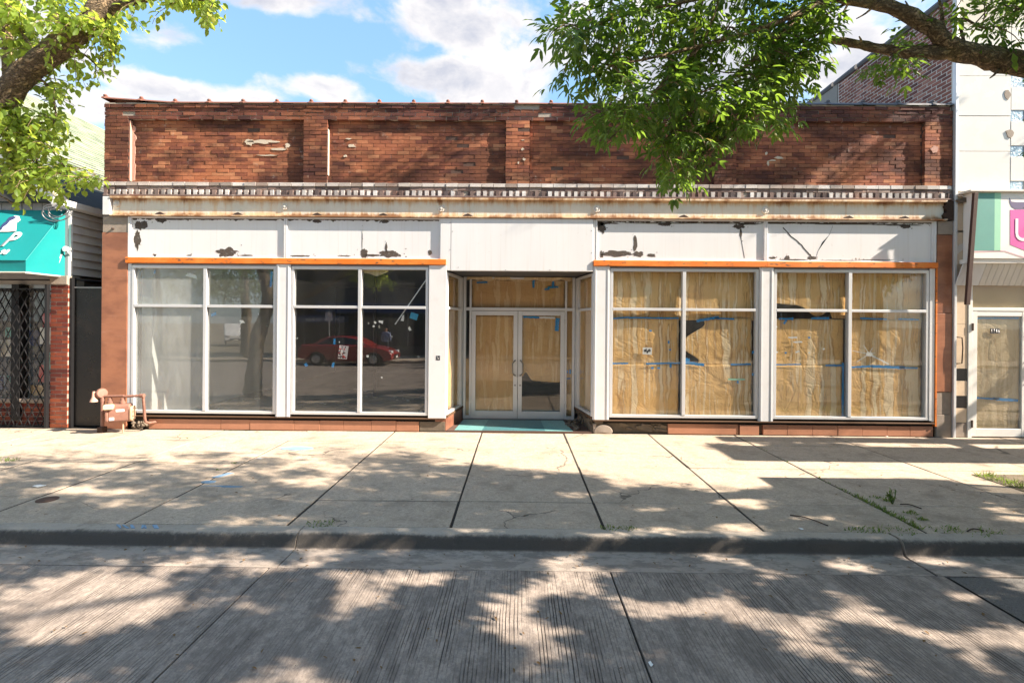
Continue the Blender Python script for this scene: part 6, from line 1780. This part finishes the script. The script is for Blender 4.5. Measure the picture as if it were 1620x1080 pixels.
# parked red car (front towards +x)
def car(name, label, cat, ox, oy, rz, mat, van=False):
    C = empty(name, (ox, oy, -.126), label, cat)
    C.rotation_euler = (0, 0, rz)
    def prt(mb, nm, mt, par=None, **kw):
        v = np.array(mb.v); me = bpy.data.meshes.new(nm); me.from_pydata([tuple(q) for q in v], [], mb.f); me.materials.append(m[mt])
        bmm = bmesh.new(); bmm.from_mesh(me); bmesh.ops.recalc_face_normals(bmm, faces=bmm.faces); bmm.to_mesh(me); bmm.free()
        o = bpy.data.objects.new(nm, me); COL.objects.link(o); o.parent = par or C
        if kw.get('bevel'):
            b = o.modifiers.new('edge', 'BEVEL'); b.width = kw['bevel']; b.segments = 3; b.limit_method = 'ANGLE'; b.angle_limit = R(30)
            me.polygons.foreach_set('use_smooth', [True] * len(me.polygons)); me.set_sharp_from_angle(angle=R(50))
        return o
    fy = lambda u, v, d: (u, d, v)
    if not van:
        body = [(-2.3, .38), (-2.32, .75), (-2.2, 1.0), (-1.3, 1.02), (.9, .98), (1.75, .86), (2.2, .70), (2.33, .52), (2.3, .28), (1.85, .22), (1.82, .40), (1.66, .58), (1.40, .66), (1.14, .58), (.98, .40), (.95, .22), (-.95, .22), (-.98, .40), (-1.14, .58), (-1.40, .66), (-1.66, .58), (-1.82, .40), (-1.85, .24)]
        cabin = [(-1.75, 1.0), (-1.0, 1.40), (-.1, 1.45), (.45, 1.36), (1.2, .97)]
        glass = [(-1.45, 1.02), (-.90, 1.33), (-.1, 1.38), (.38, 1.30), (.92, 1.0)]
        wr, wxs, hw = .31, (-1.40, 1.40), .88
    else:
        body = [(-2.5, .4), (-2.5, 1.2), (-2.45, 1.9), (-2.3, 2.0), (.9, 2.0), (1.4, 1.25), (2.3, 1.05), (2.5, .8), (2.5, .35), (1.9, .3), (1.85, .5), (1.5, .7), (1.15, .5), (1.1, .3), (-1.1, .3), (-1.15, .5), (-1.5, .7), (-1.85, .5), (-1.9, .35)]
        cabin = None; glass = [(-.2, 1.25), (-.2, 1.8), (.75, 1.8), (1.15, 1.25)]; wr, wxs, hw = .35, (-1.5, 1.5), .95
    bd = prt(MB().prism(body, -hw, hw, fn=fy), 'body', mat, bevel=.07)
    if cabin:
        cb = MB().prism(cabin, -.70, .70, fn=fy); cb.v = [(x, y * (.86 if z > 1.1 else 1.08), z) for x, y, z in cb.v]
        prt(cb, 'cabin', mat, bevel=.05)
    for sg in (-1, 1):
        gl = MB().prism(glass, sg * (.705 if cabin else .955), sg * (.71 if cabin else .96), fn=fy)
        if cabin: gl.v = [(x, y * (.895 if z > 1.1 else 1.075), z) for x, y, z in gl.v]
        prt(gl, 'side_window', 'car_glass')
        prt(MB().obox((2.16 if not van else 2.42, sg * .62, .66 if not van else .85), (.14, .18, .07)), 'headlight', 'lamp_glass', bevel=.03)
        prt(MB().obox((.75, sg * (hw + .06), 1.0 if not van else 1.3), (.06, .09, .06)), 'mirror', mat, bevel=.02)
        for x in wxs:
            w_ = prt(MB().lathe([(.12, -.1), (wr - .03, -.1), (wr, -.07), (wr, .07), (wr - .03, .1), (.12, .1)], (x, sg * (hw - .09), wr), (0, 1, 0), 24), 'wheel', 'car_black')
            prt(MB().lathe([(.03, -.02), (wr * .66, .0), (wr * .66, .03), (.05, .05)], (x, sg * (hw - .09 + .085), wr) if sg > 0 else (x, sg * (hw - .09 + .085), wr), (0, sg, 0), 12), 'rim', 'rim_silver', w_)
    prt(MB().obox((2.31 if not van else 2.49, 0, .45), (.03, .45, .08)), 'grille', 'car_black', bevel=.01)
    prt(MB().obox((2.345 if not van else 2.53, 0, .40), (.006, .15, .05)), 'number_plate', 'sign_white')
    return C
car('red_car', 'red saloon car parked across the street, mirrored in the dark window', 'car', -8.45, -16.45, 0, 'car_red')
car('white_van', 'white van parked behind the far trees, mirrored in the left window', 'van', -27.5, -40, R(60), 'car_white', van=True)
# person across the street
PE = empty('person', (-7.35, -19.2, 0), 'person in blue shirt with shoulder strap walking across the street', 'person')
me = bpy.data.meshes.new('body')
J = [(0, 0, .95), (0, .01, 1.15), (0, .02, 1.38), (0, .02, 1.50), (0, .03, 1.60), (0, .02, 1.72), (-.10, 0, .90), (-.11, -.04, .50), (-.11, .02, .08), (-.11, -.12, .03), (.10, 0, .90), (.12, .06, .50), (.12, .14, .10), (.12, .02, .04),
     (-.19, .02, 1.42), (-.25, .05, 1.14), (-.23, -.06, .90), (-.22, -.10, .80), (.19, .02, 1.42), (.25, .04, 1.14), (.24, -.05, .90), (.23, -.09, .80)]
Ed = [(0, 1), (1, 2), (2, 3), (3, 4), (4, 5), (0, 6), (6, 7), (7, 8), (8, 9), (0, 10), (10, 11), (11, 12), (12, 13), (2, 14), (14, 15), (15, 16), (16, 17), (2, 18), (18, 19), (19, 20), (20, 21)]
Rd = [.15, .14, .16, .06, .085, .09, .10, .065, .045, .04, .10, .065, .045, .04, .07, .05, .038, .03, .07, .05, .038, .03]
me.from_pydata(J, Ed, [])
pb = bpy.data.objects.new('body', me); COL.objects.link(pb); pb.parent = PE
sk = pb.modifiers.new('skin', 'SKIN')
for v, r_ in zip(me.skin_vertices[0].data, Rd): v.radius = (r_, r_ * .85)
me.skin_vertices[0].data[0].use_root = True
pb.modifiers.new('sub', 'SUBSURF').levels = 1
pb.modifiers['sub'].render_levels = 2
def f_(n):
    z = n.axis(2)
    c = n.mix(n.math('GREATER_THAN', z, .93), (.03, .03, .04), (.24, .30, .48))
    c = n.mix(n.math('GREATER_THAN', z, 1.50), c, (.36, .20, .13))
    c = n.mix(n.math('GREATER_THAN', z, 1.68), c, (.015, .012, .01))
    return {'Base Color': c, 'Roughness': .8}
me.materials.append(material('person_clothes', f_))
MB().tube([(-7.35 - .20, -19.02, 1.44), (-7.35 + .02, -19.02, 1.22), (-7.35 + .19, -19.08, 1.0)], .018, 6).build('shoulder_strap', m['sticker_dark'], PE)
# street trees over there
def far_tree(label, x, y, h, r_, n_, nm='street_tree'):
    T = empty(nm, (x, y, 0), label, 'tree', 'trees across the street')
    limb('trunk', [(x, y, -.3), (x + .05, y, h * .3), (x - .1, y, h * .55), (x, y, h * .8)], .20, .06, T, 10)
    lf = Leafer()
    for k in range(n_):
        v = rv() * (.45 + .55 * tr.random() ** .5)
        c = Vector((x + v.x * r_, y + v.y * r_, h * .68 + v.z * r_ * .85))
        for q in range(26):
            p = c + rv() * .45 * tr.random() ** .4
            lf.add(p, rv() + Vector((0, 0, -.4)), Vector((0, 0, 1)) + rv() * .8, tr.uniform(.12, .18), tr.uniform(.07, .10))
    leaf_mesh('crown', lf.P, lf.D, lf.N, lf.L, lf.W, MAT['leaf_far'], T, tri=2)
far_tree('slim street tree across the road mirrored in the second bay', -14.9, -18.6, 7.5, 2.5, 160)
far_tree('broad tree across the road mirrored in the leftmost bay', -21.5, -21, 9, 3.8, 230)
far_tree('tree behind the far parking lot mirrored between the white mullions', -30, -46, 12, 6, 200)
far_tree('farther tree behind the parked van', -20, -46, 11, 5.5, 180)
far_tree('dense round tree behind the bank sign mirrored in the top lights', -17.8, -23.5, 8.5, 3.4, 260)
far_tree('dense tree farthest left across the road mirrored beside the sign', -26, -25, 9.5, 4.2, 260)
far_tree('street tree across the road opposite the papered windows', 6, -18.6, 8, 3.0, 160)

# ------------------------------------------------------------------ weeds, litter, twigs on the pavement
gr = Leafer()
def tuft(c, n_, r_, h0, h1, sp=.6):
    for k in range(n_):
        an = tr.random() * 6.28; ra = r_ * math.sqrt(tr.random())
        gr.add((c[0] + ra * math.cos(an), c[1] + ra * .6 * math.sin(an), -.004), (tr.gauss(0, sp), tr.gauss(0, sp), 1.0), (tr.gauss(0, 1), tr.gauss(0, 1), .2), tr.uniform(h0, h1) * .9, tr.uniform(.005, .010))
for t in np.linspace(0, 1, 90):
    p = gat(1190 + 300 * t, 697 + 140 * t)
    if tr.random() < .35 + .6 * (t > .62): tuft((3.90 + tr.uniform(-.015, .015), p.y), int(3 + 9 * (t > .62) * tr.random() + 5 * t), .03, .015, .04 + .035 * (t > .6))
for px, py, n_, r_, h in ((508, 829, 60, .16, .05), (965, 835, 40, .10, .05), (992, 836, 40, .10, .05), (1375, 838, 60, .14, .06), (1420, 839, 60, .2, .055), (1350, 838, 30, .10, .05), (1495, 838, 60, .16, .06), (1540, 842, 40, .2, .05), (1570, 840, 30, .12, .05), (8, 727, 70, .2, .05), (20, 728, 40, .1, .05), (345, 673, 40, .09, .07), (352, 673, 30, .06, .05), (370, 732, 26, .05, .03), (346, 743, 14, .04, .03), (297, 693, 10, .03, .03), (1404, 792, 40, .06, .08), (1385, 787, 30, .06, .05), (1440, 812, 50, .07, .06), (1460, 822, 40, .06, .06)):
    c = gat(px, py); tuft((c.x, c.y), n_, r_, .015, h)
for k in range(1100):
    x, y = tr.uniform(6.05, 8.5), -3.06 + .72 * tr.random()
    if mnoise.noise(Vector((x * 2.4, y * 3.4, 4))) > -.05: tuft((x, y), 2, .03, .03, .12)
leaf_mesh('crack_weeds', gr.P, gr.D, gr.N, gr.L, gr.W, MAT['grass_blade'], None)['kind'] = 'stuff'
bpy.data.objects['crack_weeds']['label'] = 'thin green weeds and grass growing from pavement cracks'
bpy.data.objects['crack_weeds']['category'] = 'weeds'
wd = empty('weed_plant', (gat(1412, 797).x, gat(1412, 797).y, 0), 'leafy weed standing up in the widest pavement crack', 'weed')
wl = Leafer(); ws = MB()
c = gat(1412, 797)
for k in range(7):
    tip = Vector((c.x + tr.uniform(-.07, .07), c.y + tr.uniform(-.05, .05), tr.uniform(.10, .20)))
    ws.tube([(c.x, c.y, -.01), Vector((c.x, c.y, 0)).lerp(tip, .5) + rv() * .01, tip], .003, 5)
    for q in range(9):
        p = Vector((c.x, c.y, 0)).lerp(tip, .25 + .75 * tr.random()); wl.add(p, rv() + Vector((0, 0, .3)), Vector((0, 0, 1)) + rv() * .4, tr.uniform(.02, .04), tr.uniform(.010, .018))
ws.build('stem', MAT['grass_blade'], wd, fix=False)
leaf_mesh('leaves', wl.P, wl.D, wl.N, wl.L, wl.W, MAT['grass_blade'], wd)
lt = Leafer()
for k in range(240):
    q = tr.random()
    if q < .45: c = gat(tr.uniform(0, 1620), tr.uniform(690, 838)); z = .006
    elif q < .75: c = Vector((tr.uniform(-5, 5), tr.uniform(-4.82, -4.50), 0)); z = -.118
    else: c = gat(tr.uniform(0, 1620), tr.uniform(880, 1075), -.126); z = -.117
    if -4.5 < c.y < -4.2: continue
    an = tr.random() * 6.28
    lt.add((c.x, c.y, z + tr.random() * .006), (math.cos(an), math.sin(an), tr.uniform(-.1, .25)), (tr.gauss(0, .3), tr.gauss(0, .3), 1), tr.uniform(.015, .05), tr.uniform(.008, .02))
o = leaf_mesh('leaf_litter', lt.P, lt.D, lt.N, lt.L, lt.W, MAT['dry_leaf'], None); o['kind'] = 'stuff'; o['label'] = 'scattered dry leaf bits on pavement and road'; o['category'] = 'leaf litter'
def stick(a, b, r_, label):
    a, b = gat(*a), gat(*b); mid = a.lerp(b, .5) + Vector((0, .02, .02))
    tag(MB().tube(smooth_path([a + Vector((0, 0, r_)), mid, b + Vector((0, 0, r_))], 4), r_, 6).build('fallen_twig', m['twig_brown'], None, smooth='all'), label, 'twig')
stick((1250, 815), (1310, 832), .006, 'long dry twig lying on pavement near the kerb, left of the weedy crack')
stick((1424, 798), (1458, 805), .006, 'short dry twig lying just right of the leafy weed')
stick((1530, 841), (1556, 840), .007, 'dry twig lying at the back of the kerb at right')
def scrap(px, py, w_, d_, label, mat='litter_paper', sd=0, z=0.0):
    c = gat(px, py, z); P = blob(c.x, c.y, w_, d_, 10, .55, 300 + sd)
    mb = MB(); n_ = len(P)
    mb.v = [(x, y, z + .006 + .010 * tr.random()) for x, y in P] + [(c.x, c.y, z + .014)]
    for i in range(n_): mb.face(i, (i + 1) % n_, n_)
    o = mb.build('litter_scrap', m[mat], None); s_ = o.modifiers.new('t', 'SOLIDIFY'); s_.thickness = .002
    tag(o, label, 'litter')
scrap(62, 769, .09, .05, 'flattened pale paper litter on pavement at far left', sd=1)
scrap(412, 726, .06, .03, 'pale paper litter below the round blue paint mark', sd=2)
scrap(1267, 837, .03, .03, 'small white crumpled litter at the kerb near the long twig', sd=3)
scrap(1403, 691, .03, .02, 'white litter bit at the foot of the granite bulkhead at right', sd=4)
scrap(1160, 693, .05, .02, 'pale litter strip at the head of the weedy crack', sd=5)
scrap(950, 678, .05, .06, 'grey rubbish flakes heaped at the right corner of the entrance floor', 'seam_grey', sd=6, z=.03)
scrap(1030, 1052, .02, .03, 'white scrap lying in the road joint', sd=7, z=-.126)
pile = MB()
for k in range(26):
    c = Vector((tr.uniform(.98, 1.18), tr.uniform(.1, .95), EF + tr.random() * .03))
    pile.obox(c, (tr.uniform(.015, .05), tr.uniform(.015, .06), .004 + .01 * tr.random()), Euler((tr.uniform(-.4, .4), tr.uniform(-.4, .4), tr.random() * 3)).to_matrix())
o = pile.build('floor_debris', m['rubble'], None, fix=False); o['kind'] = 'stuff'; o['label'] = 'broken tile and plaster debris on the entrance floor at its right wall'; o['category'] = 'debris'
pile = MB()
for k in range(60):
    c = Vector((tr.uniform(-6.5, -1.5), tr.uniform(.5, 5.0), .126))
    pile.obox(c, (tr.uniform(.01, .06), tr.uniform(.01, .05), .004), Euler((0, 0, tr.random() * 3)).to_matrix())
o = pile.build('interior_debris', m['litter_paper'], None, fix=False); o['kind'] = 'stuff'; o['label'] = 'white paper debris on the dark floor inside the empty shop'; o['category'] = 'debris'
